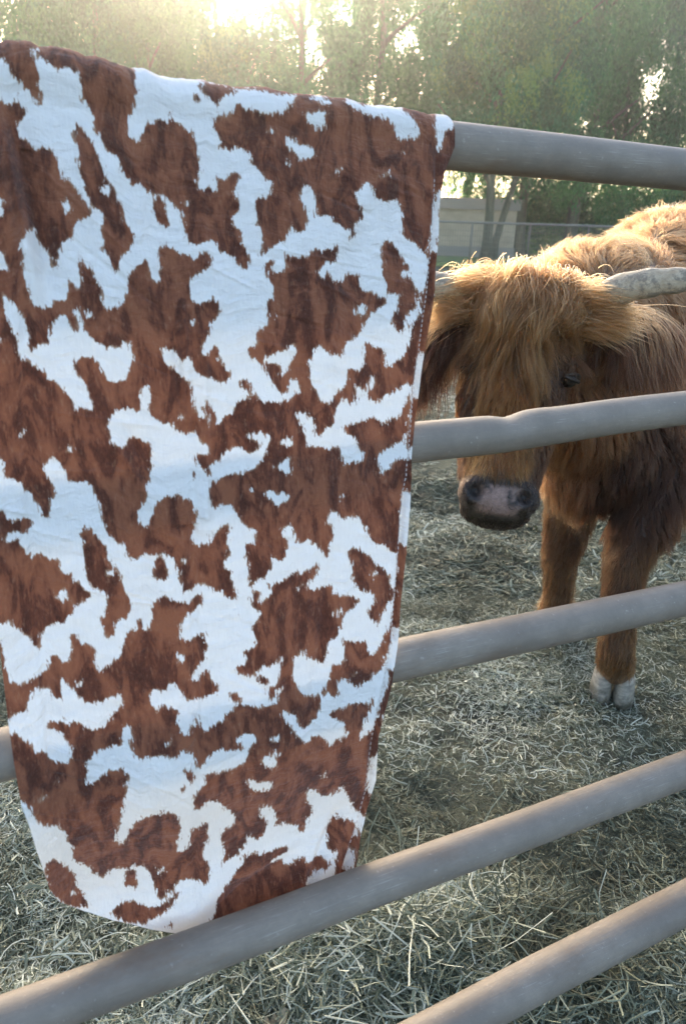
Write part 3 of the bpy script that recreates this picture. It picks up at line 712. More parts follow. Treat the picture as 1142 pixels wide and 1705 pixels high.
for k in range(16):
    x0 = r_.uniform(0, 650); y0 = r_.uniform(200, 1300); ln = r_.uniform(120, 400)
    disp += line(x0, y0, x0+r_.normal(0, 25), y0+ln, r_.uniform(6, 16), r_.choice([-1, 1])*r_.uniform(.001, .003))
disp += (fbm(px/90+3, py/260, 3, 31)-.45)*.020 + (fbm(px/30, py/60, 3, 33)-.45)*.0035 + (fbm(px/9, py/14, 2, 35)-.4)*.0008
disp += .012*np.exp(-((py-1500)/60)**2)*np.sin(px/38.)*np.clip((1560-px)/1000, 0, 1)
edge = np.clip(np.minimum(np.arange(NV), 40)/40, 0, 1)[:, None]
fade = np.clip((z - hz(3, s))/.25, .5, 1)
dd = disp*edge*fade
for kk_ in (0, 1, 2): dd = np.maximum(dd, np.where(np.abs(z-hz(kk_, s)) < .05, -.004, -1))
Pf = P - NR*dd[..., None]
# over the pipe and down behind
NA, NB = 44, 60
s0 = s_of(P[0]); ctr = topc(s0)
zup = np.interp(tx, [-60, 0, 60, 100, 150, 200, 250, 300, 400, 500, 600, 680, 720, 757], [66, 66, 68, 78, 88, 104, 116, 128, 141, 154, 167, 180, 184, 200])
# height of the crest above the pipe centre so that its outline meets the measured one
lo = np.full(NU, R1+.004); hi = np.full(NU, .16)
for it in range(20):
    m_ = (lo+hi)/2; Q = ctr + np.array([0, 0, 1.])*m_[:, None]; _, qy = topx(Q); up = qy > zup
    lo = np.where(up, m_, lo); hi = np.where(up, hi, m_)
bz = np.maximum(lo, R1+.005) + .006*(fbm(tx/22., tx*0, 3, 77)-.45)
rowsA = []; pxa = []; pya = []
for k in range(1, NA):
    a = math.pi*k/NA
    fo = (R1+.009)*(1+.35*np.clip((bz/R1-1), 0, 1.2)*math.sin(a))
    crk = .012*(fbm(tx/34.+a*.6, tx*0+a, 2, 78)-.45)*math.sin(a)*np.clip((500-tx)/400, .25, 1)
    Q = ctr - NR*(math.cos(a)*fo)[:, None] + np.array([0, 0, 1.])*((math.sin(a)**.85)*bz+crk)[:, None]
    rowsA.append(Q); 
for k in range(NB):
    h = .20*(k+1)/NB
    Q = ctr + NR*((R1+.009)+.006*np.sin(tx/40.))[:, None] - np.array([0, 0, 1.])*h + NR*(LEAN*-h)
    rowsA.append(Q)
A = np.array(rowsA)          # from front over the crest to the back hem
full = np.concatenate([A[::-1], Pf], 0)
fx, fy = topx(A); crest = fy.argmin(0)
fldA = samp(fx, fy)
back = samp(np.broadcast_to(tx, fx.shape), 130+ (np.arange(len(A))*6.)[:, None] + 200)
kk = np.arange(len(A))[:, None]; fldA = np.where(kk <= crest[None]+3, fldA, back)
FLDV = np.concatenate([fldA[::-1], samp(FPXp, FPYp)], 0)
# cloth coordinates in metres: along the rail, and down the cloth
dl = np.linalg.norm(np.diff(full, axis=0), axis=2); vv = np.vstack([np.zeros(NU), np.cumsum(dl, 0)])
uu = s_of(full)
nr, nc = full.shape[:2]; idx = np.arange(nr*nc).reshape(nr, nc)
F = np.stack([idx[:-1, :-1], idx[1:, :-1], idx[1:, 1:], idx[:-1, 1:]], -1).reshape(-1, 4)

cmat, t, b, out = mat("cowhide_print_muslin")
fv = N(t, "ShaderNodeAttribute", attribute_name="print").outputs['Fac']
uvn = N(t, "ShaderNodeAttribute", attribute_name="cloth_uv").outputs['Vector']
hair_ = noise(t, mapping(t, uvn, (330, 80, 1)), 1, 4, .7); lob = noise(t, mapping(t, uvn, (150, 60, 1), (0, 0, .2)), 1, 3, .6)
nzs = mth(t, 'MAXIMUM', -.44, mth(t, 'MINIMUM', .44, mth(t, 'ADD', mth(t, 'MULTIPLY', mth(t, 'SUBTRACT', hair_, .5), 2.9), mth(t, 'MULTIPLY', mth(t, 'SUBTRACT', lob, .5), 1.5))))
fld = mth(t, 'ADD', fv, nzs)
msk = ramp(t, fld, [(.47, 0.), (.53, 1.)])
core = ramp(t, mth(t, 'ADD', fv, mth(t, 'MULTIPLY', nzs, .5)), [(.52, 0.), (.84, 1.)])
tone = noise(t, mapping(t, uvn, (34, 15, 1), (0, 0, .25)), 1, 3, .55, 1.1); fine = noise(t, mapping(t, uvn, (900, 160, 1)), 1, 4, .7)
tone2 = mth(t, 'ADD', tone, mth(t, 'MULTIPLY', mth(t, 'SUBTRACT', hair_, .5), .35))
brown = ramp(t, tone2, [(.38, (.27, .102, .052)), (.49, (.19, .066, .035)), (.55, (.10, .034, .020)), (.66, (.050, .018, .012))])
brown = mix(t, ramp(t, fine, [(.35, 0.), (.65, .38)]), brown, (.235, .085, .045))
tan = (.36, .22, .14)
brn = mix(t, core, tan, brown)
white = mix(t, ramp(t, noise(t, mapping(t, uvn, (900, 60, 1)), 1, 2), [(.3, 0.), (.7, 1.)]), (.80, .765, .72), (.87, .835, .785))
colr = mix(t, msk, white, brn)
L(t, colr, b.inputs['Base Color']); b.inputs['Roughness'].default_value = .92; b.inputs['Specular IOR Level'].default_value = .15
b.inputs['Sheen Weight'].default_value = .15
wv = N(t, "ShaderNodeTexWave"); wv.bands_direction = 'X'; wv.inputs['Scale'].default_value = 260; wv.inputs['Distortion'].default_value = 1.5; L(t, uvn, wv.inputs['Vector'])
wv2 = N(t, "ShaderNodeTexWave"); wv2.bands_direction = 'Y'; wv2.inputs['Scale'].default_value = 260; wv2.inputs['Distortion'].default_value = 1.5; L(t, uvn, wv2.inputs['Vector'])
crk = N(t, "ShaderNodeTexWave"); crk.bands_direction = 'Y'; crk.inputs['Scale'].default_value = 12; crk.inputs['Distortion'].default_value = 3.5; crk.inputs['Detail'].default_value = 3
L(t, mapping(t, uvn, (1, 1, 1), (0, 0, -.33)), crk.inputs['Vector'])
crs = mth(t, 'MULTIPLY', ramp(t, crk.outputs['Fac'], [(.0, 1.), (.06, 0.)]), ramp(t, noise(t, mapping(t, uvn, (6, 12, 1)), 1, 2), [(.45, 0.), (.6, 1.)]))
bn = bump(t, mth(t, 'ADD', wv.outputs['Fac'], wv2.outputs['Fac']), .25, .0006, None)
bn = bump(t, noise(t, mapping(t, uvn, (22, 70, 1), (0, 0, .35)), 1, 6, .65, .4), .8, .008, None, bn)
bn = bump(t, noise(t, mapping(t, uvn, (260, 90, 1), (0, 0, .1)), 1, 3, .6), .6, .002, None, bn)
bn = bump(t, crs, -.9, .003, b, bn)
tr = N(t, "ShaderNodeBsdfTranslucent"); L(t, colr, tr.inputs[0]); L(t, bn, tr.inputs['Normal'])
ms = N(t, "ShaderNodeMixShader"); ms.inputs[0].default_value = .10
L(t, b.outputs[0], ms.inputs[1]); L(t, tr.outputs[0], ms.inputs[2]); L(t, ms.outputs[0], out.inputs[0])
bl_o = thing("blanket", "white muslin blanket with brown cowhide print hung over the top rail", "blanket", tuple(ctr[NU//2]))
cl = mk("cloth", full.reshape(-1, 3), F, cmat); adopt(cl, bl_o)
cl.data.attributes.new("print", 'FLOAT', 'POINT').data.foreach_set("value", FLDV.astype(np.float32).ravel())
cl.data.attributes.new("cloth_uv", 'FLOAT_VECTOR', 'POINT').data.foreach_set("vector", np.stack([uu, vv, np.zeros_like(uu)], -1).astype(np.float32).ravel())
# hem stitching: short white thread dashes beside the seam
tm, t, b, out = mat("white_thread"); b.inputs['Base Color'].default_value = (.62, .55, .5, 1); b.inputs['Roughness'].default_value = .8
wsV = []; 
for k in range(30, NV-40, 4):
    j = np.searchsorted(dsm[k], -6)
    if j >= NU-2: continue
    a = Pf[k, j]-NR*.0011; c = Pf[k+2, np.searchsorted(dsm[k+2], -6)]-NR*.0011
    wsV.append(tube([a, c], .0006, 5, False))
V, F = join(wsV); adopt(mk_poly("stitching", V, F, tm), bl_o)

# ------------------------------------------------------------- shaggy cow
def unit(v): v = np.asarray(v, float); return v/np.linalg.norm(v)
foot_n, foot_f = atz(1018., 1148.), atz(925., 1040.)
BX = unit([.52, .854, 0]); BL = np.array([BX[1], -BX[0], 0])
HP = aty(884., 487., 1.64); HM = aty(826., 860., 1.46)       # poll, muzzle
HA = unit(HM-HP); HL = np.linalg.norm(HM-HP)
HN = unit(np.array([-.16, -.98, 0]) - HA*(np.array([-.16, -.98, 0])@HA)); HB = np.cross(HN, HA); HB = HB if HB[0] > 0 else -HB
STR = 1.13
def hd(a, b, c): return HP + HA*a*STR + HB*b + HN*c
print('head len', HL, 'HB', HB, 'HN', HN)
balls = []
def cap(p0, r0, p1, r1, n=None):
    p0, p1 = np.asarray(p0, float), np.asarray(p1, float); n = n or max(3, int(np.linalg.norm(p1-p0)/(min(r0, r1)*.28))+2)
    for q in np.linspace(0, 1, n): balls.append((p0*(1-q)+p1*q, np.eye(3)*(r0*(1-q)+r1*q)))
def ell(c, ax, rad): balls.append((np.asarray(c, float), np.array([unit(a)*r for a, r in zip(ax, rad)])))
HX = (HA, HB, HN)
ell(hd(.07, 0, -.10), HX, (.13, .128, .125)); ell(hd(.17, 0, -.085), HX, (.13, .118, .11))
cap(hd(.13, .0, -.09), .10, hd(.37, 0, -.055), .073)
cap(hd(.17, .055, -.13), .07, hd(.36, .03, -.085), .055); cap(hd(.17, -.055, -.13), .07, hd(.36, -.03, -.085), .055)
for s in (-1, 1):
    ell(hd(.120, s*.102, -.035), HX, (.032, .026, .03))      # brow over the eye
    cap(hd(.20, s*.09, -.06), .03, hd(.34, s*.062, -.045), .02)
    ell(hd(.385, s*.045, -.012), HX, (.036, .042, .036))      # nostril wings
ell(hd(.385, 0, -.045), HX, (.062, .088, .062)); ell(hd(.415, 0, -.075), HX, (.040, .080, .055)); ell(hd(.395, 0, -.012), HX, (.040, .050, .032))
cap(hd(.20, 0, -.20), .075, hd(.395, 0, -.115), .045)
# ears
earL = [aty(752., 520., 1.67), aty(722., 568., 1.68), aty(700., 610., 1.70)]
earR = [aty(1000., 525., 1.66), aty(1058., 535., 1.70), aty(1112., 552., 1.74)]
for e in (earL, earR):
    ax = unit(e[2]-e[0]); up = unit(np.cross(ax, [0, -1, .3])); nn = np.cross(ax, up)
    ell(e[0]*.6+e[1]*.4, (ax, up, nn), (.06, .032, .024)); ell(e[1], (ax, up, nn), (.075, .034, .02))
# neck, shoulders, trunk
SH = aty(1120., 600., 2.33)
cap(hd(.06, 0, -.17), .12, aty(960., 520., 1.95), .16); cap(aty(960., 520., 1.95), .16, aty(1060., 560., 2.2), .26)
cap(hd(.15, 0, -.2), .09, aty(985., 690., 2.02), .17)
ell(aty(1105., 520., 2.32), (BX, BL, (0, 0, 1)), (.34, .25, .27)); 
cap(aty(1105., 480., 2.34), .22, aty(1105., 480., 2.34)+BX*1.0+[0, 0, -.03], .25)
ell(aty(1100., 600., 2.36)+BX*.55, (BX, BL, (0, 0, 1)), (.75, .33, .38))
ell(aty(1110., 500., 2.32)+BX*1.15, (BX, BL, (0, 0, 1)), (.33, .27, .30))
ell(aty(1015., 720., 2.06), (BX, BL, (0, 0, 1)), (.20, .19, .22)); ell(aty(968., 770., 1.98), (BX, BL, (0, 0, 1)), (.09, .10, .15))
# legs: (shoulder, elbow, knee, fetlock, hoof top)
def leg(top, rt, elbow, re, knee, rk, shin, rs, fet, rf, foot):
    cap(top, rt, elbow, re); cap(elbow, re, knee, rk); cap(knee, rk, shin, rs); cap(shin, rs, fet, rf); cap(fet, rf, foot+np.array([0, 0, .075]), rf*.98)
leg(aty(1095., 690., 2.05), .14, aty(1082., 830., 1.96), .095, aty(1042., 935., 1.90), .060, aty(1030., 1020., 1.87), .046, aty(1024., 1085., 1.85), .050, foot_n)
leg(aty(990., 700., 2.22), .12, aty(955., 830., 2.22), .085, aty(932., 930., 2.22), .055, aty(930., 985., 2.21), .043, aty(925., 1020., 2.21), .048, foot_f)
hind_n = np.array([1.72, 3.02, 0]); hind_f = np.array([1.47, 3.36, 0])
for f_ in (hind_n, hind_f):
    hip = f_ + np.array([-.04, -.08, .85]); leg(hip, .17, f_+[-.12, -.12, .58], .11, f_+[.06, .10, .40], .06, f_+[.02, .03, .22], .045, f_+[0, 0, .12], .048, f_)
# one continuous skin
bm = bmesh.new(); ico = bmesh.new(); bmesh.ops.create_icosphere(ico, subdivisions=3, radius=1); IV = np.array([v.co for v in ico.verts]); IF = [[v.index for v in f.verts] for f in ico.faces]; ico.free(); bm.free()
V = []; F = []
for c, M in balls:
    o = len(V)*len(IV); V.append(c + IV@M); F += [tuple(i+o for i in f) for f in IF]
tmp = bpy.data.meshes.new("tmp"); tmp.from_pydata([tuple(v) for v in np.concatenate(V)], [], F); to = bpy.data.objects.new("tmp", tmp); COL.objects.link(to)
md = to.modifiers.new("r", 'REMESH'); md.mode = 'VOXEL'; md.voxel_size = .008
sm_ = to.modifiers.new("s", 'SMOOTH'); sm_.factor = .6; sm_.iterations = 9
dg = bpy.context.evaluated_depsgraph_get(); ev = to.evaluated_get(dg); bme = bpy.data.meshes.new_from_object(ev)
bpy.data.objects.remove(to)
BV = np.empty(len(bme.vertices)*3, np.float32); bme.vertices.foreach_get("co", BV); BV = BV.reshape(-1, 3).astype(float)
def hloc(P): Q = P-HP; return Q@HA/STR, Q@HB, Q@HN
def ishead(P):
    a, b_, c_ = hloc(P); return (a > -.08) & (a < .52) & (np.abs(b_) < .15) & (c_ > -.20 - .0*a) & (P[:, 1] < 1.86)
a_, b_, c_ = hloc(BV)
# nostrils and mouth line pressed in
for s in (-1, 1):
    q = np.exp(-(((a_-.385)/.013)**2+((b_-s*.050)/.016)**2))*(c_ > -.05)*ishead(BV); BV -= HN*(q*.030)[:, None]
q = np.exp(-(((a_-.437-b_*b_*2)/.005)**2))*(np.abs(b_) < .08)*(c_ > -.12)*ishead(BV); BV -= (HN*.5+HA*0)*(q*.012)[:, None]
for s in (-1, 1):   # eye hollow
    q = np.exp(-(((a_-.145)/.022)**2+((b_-s*.112)/.03)**2+((c_+.04)/.05)**2))*ishead(BV); BV -= HB*(s*q*.008)[:, None]
bme.vertices.foreach_set("co", BV.astype(np.float32).ravel()); bme.update()
for p in bme.polygons: p.use_smooth = True
nrm = np.empty(len(BV)*3, np.float32); bme.vertices.foreach_get("normal", nrm); nrm = nrm.reshape(-1, 3).astype(float)

# coat colours, own markings with light and shade painted in: golden back and crown, red-brown sides, dark face sides and chest, pink-grey nose
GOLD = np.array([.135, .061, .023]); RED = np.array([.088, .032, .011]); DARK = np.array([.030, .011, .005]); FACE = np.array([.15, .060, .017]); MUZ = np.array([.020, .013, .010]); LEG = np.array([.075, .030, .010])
legpts = np.array([foot_n, foot_f, hind_n, hind_f])
def sst(x, a, b): q = np.clip((x-a)/(b-a), 0, 1); return q*q*(3-2*q)
def coat(P, Nn):
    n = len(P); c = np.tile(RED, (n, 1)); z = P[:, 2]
    k = sst(z + .22*Nn[:, 2] + .10*(fbm(P[:, 0]*6, P[:, 1]*6, 2, 4)-.5), 1.20, 1.42)[:, None]; c = c*(1-k)+GOLD*k  # golden back; light on upward faces painted in with it
    qx_, qy_ = topx(P); dch = np.linalg.norm((P-aty(1045., 800., 2.0))/np.array([.13, .35, .26]), axis=1); k = sst(1.3-dch, 0, .5)[:, None]; c = c*(1-k)+DARK*k  # deep shade at the chest painted into the coat as a dark region
    k = sst(.62-z, 0, .2)[:, None]; c = c*(1-k)+LEG*k
    # darker knees, pale golden fringe at the fetlocks
    for f_ in legpts:
        d = np.hypot(P[:, 0]-f_[0], P[:, 1]-f_[1]); k = (np.exp(-((z-.40)/.07)**2)*(d < .25)*.65)[:, None]; c = c*(1-k)+DARK*1.3*k
        k = (sst(.16-z, 0, .06)*(d < .2)*.7)[:, None]; c = c*(1-k)+np.array([.17, .08, .035])*k
    a, b_, cc = hloc(P); H = ishead(P) 
    f = np.tile(RED*.55, (n, 1)); k = (np.exp(-(((a-.15)/.05)**2+((np.abs(b_)-.10)/.035)**2))*.9)[:, None]; f = f*(1-k)+DARK*k; k = sst(a, .24, .32)[:, None]; f = f*(1-k)+DARK*k; k = (sst(.072-np.abs(b_+.012), 0, .02)*sst(a, .02, .08)*sst(cc, -.09, -.05))[:, None]; f = f*(1-k)+FACE*k
    k = sst(.09-a, 0, .07)[:, None]; f = f*(1-k)+GOLD*k
    k = sst(a, .335, .36)[:, None]; f = f*(1-k)+MUZ*k
    c[H] = f[H]
    for e, q in ((earL, .10), (earR, .10)):
        d = np.min([np.linalg.norm(P-(e[0]*(1-t_)+e[2]*t_), axis=1) for t_ in np.linspace(0.1, 1, 8)], axis=0); k = (sst(q-d, 0, .035)*(a_of(P) > .0))[:, None]; c = c*(1-k)+DARK*.9*k
    return c
def a_of(P): return (P-HP)@HA/STR
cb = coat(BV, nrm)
pink = np.array([.24, .165, .14]); k = (sst(.055-np.abs(b_), 0, .02)*sst(a_, .362, .378)*sst(.430-a_, 0, .012)*(c_ > -.06)*ishead(BV))
spk = fbm(b_*60+5, a_*60, 3, 9); k = k*sst(spk, .30, .45); cb = cb*(1-k[:, None])+pink*k[:, None]
for s in (-1, 1):
    q = np.exp(-(((a_-.386)/.012)**2+((b_-s*.050)/.017)**2))*(c_ > -.06)*ishead(BV); cb = cb*(1-q[:, None]*.95)+np.array([.01, .007, .006])*q[:, None]*.95
bmat, t, b, out = mat("cow_skin")
at = N(t, "ShaderNodeAttribute", attribute_name="coat").outputs['Color']; tc = N(t, "ShaderNodeTexCoord").outputs['Object']
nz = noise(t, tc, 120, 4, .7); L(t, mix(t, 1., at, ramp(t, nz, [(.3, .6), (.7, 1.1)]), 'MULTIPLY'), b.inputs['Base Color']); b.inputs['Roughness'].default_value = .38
bump(t, noise(t, tc, 260, 3, .6), .7, .004, b)
bme.materials.clear(); bme.materials.append(bmat)
cow = thing("highland_cow", "shaggy golden brown long-haired cow with pale horns lowering its head behind the pipe fence", "cow", tuple((foot_n+foot_f)/2*np.array([1, 1, 0])))
body = link("body", bme); adopt(body, cow)
ca = bme.attributes.new("coat", 'FLOAT_COLOR', 'POINT'); ca.data.foreach_set("color", np.c_[cb, np.ones(len(cb))].astype(np.float32).ravel())
bvh = BVHTree.FromPolygons([tuple(v) for v in BV], [tuple(p.vertices) for p in bme.polygons])

# horns
hm, t, b, out = mat("horn")
tc = N(t, "ShaderNodeTexCoord").outputs['Object']; n1 = noise(t, mapping(t, tc, (14, 30, 30)), 2, 5, .65); n2 = noise(t, tc, 90, 4, .7)
c = ramp(t, n1, [(.3, (.34, .26, .165)), (.6, (.52, .44, .32))]); c = mix(t, ramp(t, mth(t, 'MULTIPLY', n1, n2), [(.20, 0.), (.30, .7)]), c, (.10, .08, .06))
L(t, c, b.inputs['Base Color']); b.inputs['Roughness'].default_value = .55; bump(t, n1, .6, .006, b)
h0 = hd(.035, .07, -.08); hR = [h0, aty(1035., 478., 1.62), aty(1090., 470., 1.60), aty(1142., 466., 1.585), aty(1210., 455., 1.60), aty(1280., 420., 1.64), aty(1320., 360., 1.68)]
h1 = hd(.035, -.07, -.08); hLn = [h1, aty(742., 478., 1.66), aty(700., 472., 1.68), aty(640., 465., 1.72), aty(570., 440., 1.76), aty(530., 400., 1.80), aty(510., 350., 1.84)]
def smoothpath(P, n=40):
    P = np.array(P); d = np.linspace(0, len(P)-1, n); o_ = np.stack([np.interp(d, range(len(P)), P[:, i]) for i in range(3)], 1)
    for _ in range(6): o_[1:-1] = (o_[:-2]+o_[1:-1]*2+o_[2:])/4
    return o_
for pts in (hR, hLn):
    P = smoothpath(pts); q = np.linspace(0, 1, len(P)); r = .034*(1-q**1.6*.93)*(1+.05*np.sin(q*46)*(q < .5)); V, F = tube(P, r, 24); adopt(mk_poly("horn", V, F, hm), cow)
# eyes: half-shut, glossy dark ball with lids
em, t, b, out = mat("eyeball"); b.inputs['Base Color'].default_value = (.012, .008, .006, 1); b.inputs['Roughness'].default_value = .04
lidm, t, b, out = mat("eyelid"); b.inputs['Base Color'].default_value = (.012, .008, .006, 1); b.inputs['Roughness'].default_value = .45
for s in (-1, 1):
    e0 = hd(.145, s*.110, -.040); ex = unit(HA*.9-HN*.4+HB*s*.05)
    bm = bmesh.new(); bmesh.ops.create_uvsphere(bm, u_segments=24, v_segments=16, radius=.019); me = bpy.data.meshes.new("eye"); bm.to_mesh(me); bm.free()
    for v in me.vertices: v.co += Vector(e0)
    for p in me.polygons: p.use_smooth = True
    me.materials.append(em); eye = adopt(link("eye", me), cow)
    nrm_ = unit(HB*s*.75+HN*.65); up = -HA; sd_ = np.cross(nrm_, up)
    for sg in (1, -1):
        pts = [e0 + sd_*(.024*math.cos(a)) + nrm_*(.019*math.sin(a)*.9+.002) + up*(sg*.0065*math.sin(a)+.001) for a in np.linspace(0, math.pi, 14)]
        V, F = tube(pts, .0045, 8); o_ = mk_poly("eyelid", V, F, lidm); o_.parent = eye; o_.matrix_parent_inverse = eye.matrix_world.inverted() if False else Matrix.Identity(4)
# hooves: two claws each
hfm, t, b, out = mat("hoof_horn")
tc = N(t, "ShaderNodeTexCoord").outputs['Object']; n1 = noise(t, mapping(t, tc, (20, 20, 80)), 1, 5, .7)
c = ramp(t, n1, [(.3, (.16, .14, .11)), (.6, (.36, .33, .27))]); L(t, c, b.inputs['Base Color']); b.inputs['Roughness'].default_value = .6; bump(t, n1, .4, .003, b)
gz_ = N(t, "ShaderNodeSeparateXYZ"); L(t, tc, gz_.inputs[0]); dirt = mth(t, 'MULTIPLY', ramp(t, mth(t, 'ADD', gz_.outputs['Z'], mth(t, 'MULTIPLY', n1, .05)), [(.03, 1.), (.075, 0.)]), ramp(t, noise(t, tc, 40, 5, .7), [(.4, .25), (.6, .9)])); L(t, mix(t, dirt, c, (.06, .055, .035)), b.inputs['Base Color'])
for fi, f_ in enumerate((foot_n, foot_f, hind_n, hind_f)):
    fd = unit(np.array([f_[0]*-.30-.05, -1, 0])) if fi < 2 else unit(-BX); lt = np.array([-fd[1], fd[0], 0]); ps = []
    gz = float(ground_z(np.array([f_[0]]), np.array([f_[1]]))[0])
    for s in (-1, 1):
        V = []; n = 20; lv = [(0, 1.0, 1.0, 0.), (.25, 1.0, .98, -.002), (.55, .93, .90, -.008), (.8, .86, .82, -.015), (1, .70, .68, -.022), (1.08, .4, .4, -.026)]
        for (h, sx1, sy1, sh_) in lv:
            for a in np.linspace(0, 2*np.pi, n, endpoint=False):
                ca_, sa_ = math.cos(a), math.sin(a); x = .0325*sx1*math.copysign(abs(ca_)**.75, ca_); y = .052*sy1*math.copysign(abs(sa_)**.8, sa_)
                if y > 0: x *= 1-.35*(y/.052)**2; x -= s*0.004*(y/.052)
                V.append(f_ + lt*(s*.034 + x) + fd*(y + sh_+.012) + np.array([0, 0, gz-.006 + h*.088]))
        F = [(i*n+j, i*n+(j+1) % n, (i+1)*n+(j+1) % n, (i+1)*n+j) for i in range(len(lv)-1) for j in range(n)]; m0 = len(V); V.append(np.mean(V[:n], 0)); V.append(np.mean(V[-n-1:-1], 0))
        F += [(m0, (j+1) % n, j) for j in range(n)] + [(m0+1, (len(lv)-1)*n+j, (len(lv)-1)*n+(j+1) % n) for j in range(n)]
        ps.append((V, F))
    V, F = join(ps); adopt(mk_poly("hoof", V, F, hfm), cow)

# ---- hair
hrm, t, b, out = mat("cow_hair")
at = N(t, "ShaderNodeAttribute", attribute_name="tint").outputs['Color']
hb = N(t, "ShaderNodeBsdfHairPrincipled"); hb.model = 'CHIANG'; hb.parametrization = 'COLOR'; L(t, at, hb.inputs['Color']); hb.inputs['IOR'].default_value = 1.35; hb.inputs['Roughness'].default_value = .45; hb.inputs['Radial Roughness'].default_value = .55; hb.inputs['Random Roughness'].default_value = .3
L(t, hb.outputs[0], out.inputs[0])
def hair_obj(name, pts, rad, tint, parent):
    n, k, _ = pts.shape
    cu = bpy.data.hair_curves.new(name); cu.add_curves([k]*n)
    cu.position_data.foreach_set("vector", pts.astype(np.float32).ravel())
    ra = cu.attributes.get("radius") or cu.attributes.new("radius", 'FLOAT', 'POINT')
    tp = np.linspace(0, 1, k); prof = (1-tp**2.2*.85)
    ra.data.foreach_set("value", (rad[:, None]*prof[None]).astype(np.float32).ravel())
    ta = cu.attributes.new("tint", 'FLOAT_COLOR', 'CURVE'); ta.data.foreach_set("color", np.c_[tint, np.ones(n)].astype(np.float32).ravel())
    cu.materials.append(hrm); o = link(name, cu); return adopt(o, cow)
tri = []
bme.calc_loop_triangles(); nt_ = len(bme.loop_triangles); TI = np.empty(nt_*3, np.int32); bme.loop_triangles.foreach_get("vertices", TI); TI = TI.reshape(-1, 3)
TA = BV[TI[:, 0]]; TB = BV[TI[:, 1]]; TC = BV[TI[:, 2]]; AR = np.linalg.norm(np.cross(TB-TA, TC-TA), axis=1)/2; CE = (TA+TB+TC)/3; CN = nrm[TI].mean(1)
r = np.random.default_rng(11)
# strands only where the body is near the picture's side of the cow; thin them on the far flank
wgt = AR.copy(); qx, qy = topx(CE); vis = (qx > 640) & (qx < 1260); view = (CN*(CE-np.array([0, 0, EYE]))).sum(1) < .25
wgt *= np.where(vis & view, 1., .06); Hc = ishead(CE); wgt *= np.where(Hc, 2.2, 1.); wgt *= np.where(CE[:, 2] < .10, .0, 1.)
muz = Hc & (a_of(CE) > .355); pad = muz & (np.abs(hloc(CE)[1]) < .062) & (hloc(CE)[0] > .365) & (hloc(CE)[0] < .432) & (hloc(CE)[2] > -.06); wgt *= np.where(muz, 1.3, 1.)*np.where(pad, .04, 1.)
NH = 105000; ti = r.choice(nt_, NH, p=wgt/wgt.sum()); u1 = np.sqrt(r.uniform(0, 1, NH)); u2 = r.uniform(0, 1, NH)
root = TA[ti]*(1-u1)[:, None]+TB[ti]*(u1*(1-u2))[:, None]+TC[ti]*(u1*u2)[:, None]; rn = nrm[TI[ti]].mean(1); rn /= np.linalg.norm(rn, axis=1)[:, None]
a, bb, cc = hloc(root); H = ishead(root); z = root[:, 2]
dearL = np.min([np.linalg.norm(root-(earL[0]*(1-q)+earL[2]*q), axis=1) for q in np.linspace(.1, 1, 8)], axis=0); dearR = np.min([np.linalg.norm(root-(earR[0]*(1-q)+earR[2]*q), axis=1) for q in np.linspace(.1, 1, 8)], axis=0)
ear = (np.minimum(dearL, dearR) < .06) & (~H | (np.abs(bb) > .12))
swirl = np.stack([fbm(root[:, 0]*7, root[:, 2]*7+root[:, 1]*4, 2, 51)-.38, fbm(root[:, 0]*7+9, root[:, 1]*7, 2, 52)-.38, fbm(root[:, 1]*7, root[:, 2]*7, 2, 53)-.38], 1)
g_ = np.tile(BX*.35+np.array([0, 0, -1.]), (NH, 1)) + swirl*2.6
top = sst(rn[:, 2], .3, .9)[:, None]; g_ = g_*(1-top) + (BX*.8 - BL*.35 + swirl*3.0)*top
lg = z < .55; g_[lg] = np.array([0, 0, -1.])+swirl[lg]*.9
face_dir = HA[None]*np.ones((NH, 1)) + HB[None]*(np.sign(bb)*np.abs(bb)*3.0)[:, None] + swirl*.6
up_ = sst(.30-a, 0, .05)[:, None]
g_[H] = face_dir[H]
g_[ear] = np.array([0, 0.0, -1.]) + swirl[ear]*.6
gt = g_ - rn*(g_*rn).sum(1)[:, None]; gt /= np.linalg.norm(gt, axis=1)[:, None]+1e-6
ln = np.full(NH, .058); ln = np.where(z > 1.05, .075, ln); ln = np.where((z < .75) & ~lg, .058, ln); ln = np.where(lg, .034, ln); ln = np.where(z < .30, .028, ln)
ln = np.where(H, .035, ln); ln = np.where(H & (a > .30), .022, ln); ln = np.where(H & (a > .35), .009, ln); ln = np.where(H & (a < .12), .06, ln)
ln = np.where(ear, .11, ln); eye_d = np.hypot((a-.145)*1.13, np.abs(bb)-.108); ln = np.where(H & (eye_d < .045), .010, ln); ln = np.where(H & (a > .12) & (np.abs(bb) > .07) & ~ear, np.minimum(ln, .020), ln)
ln = np.where((z < .26) & (np.hypot(root[:, 0]-foot_f[0], root[:, 1]-foot_f[1]) < .15), .055, ln)
lift = np.where(H | lg, .30, .42); ln *= np.exp(r.normal(0, .22, NH))
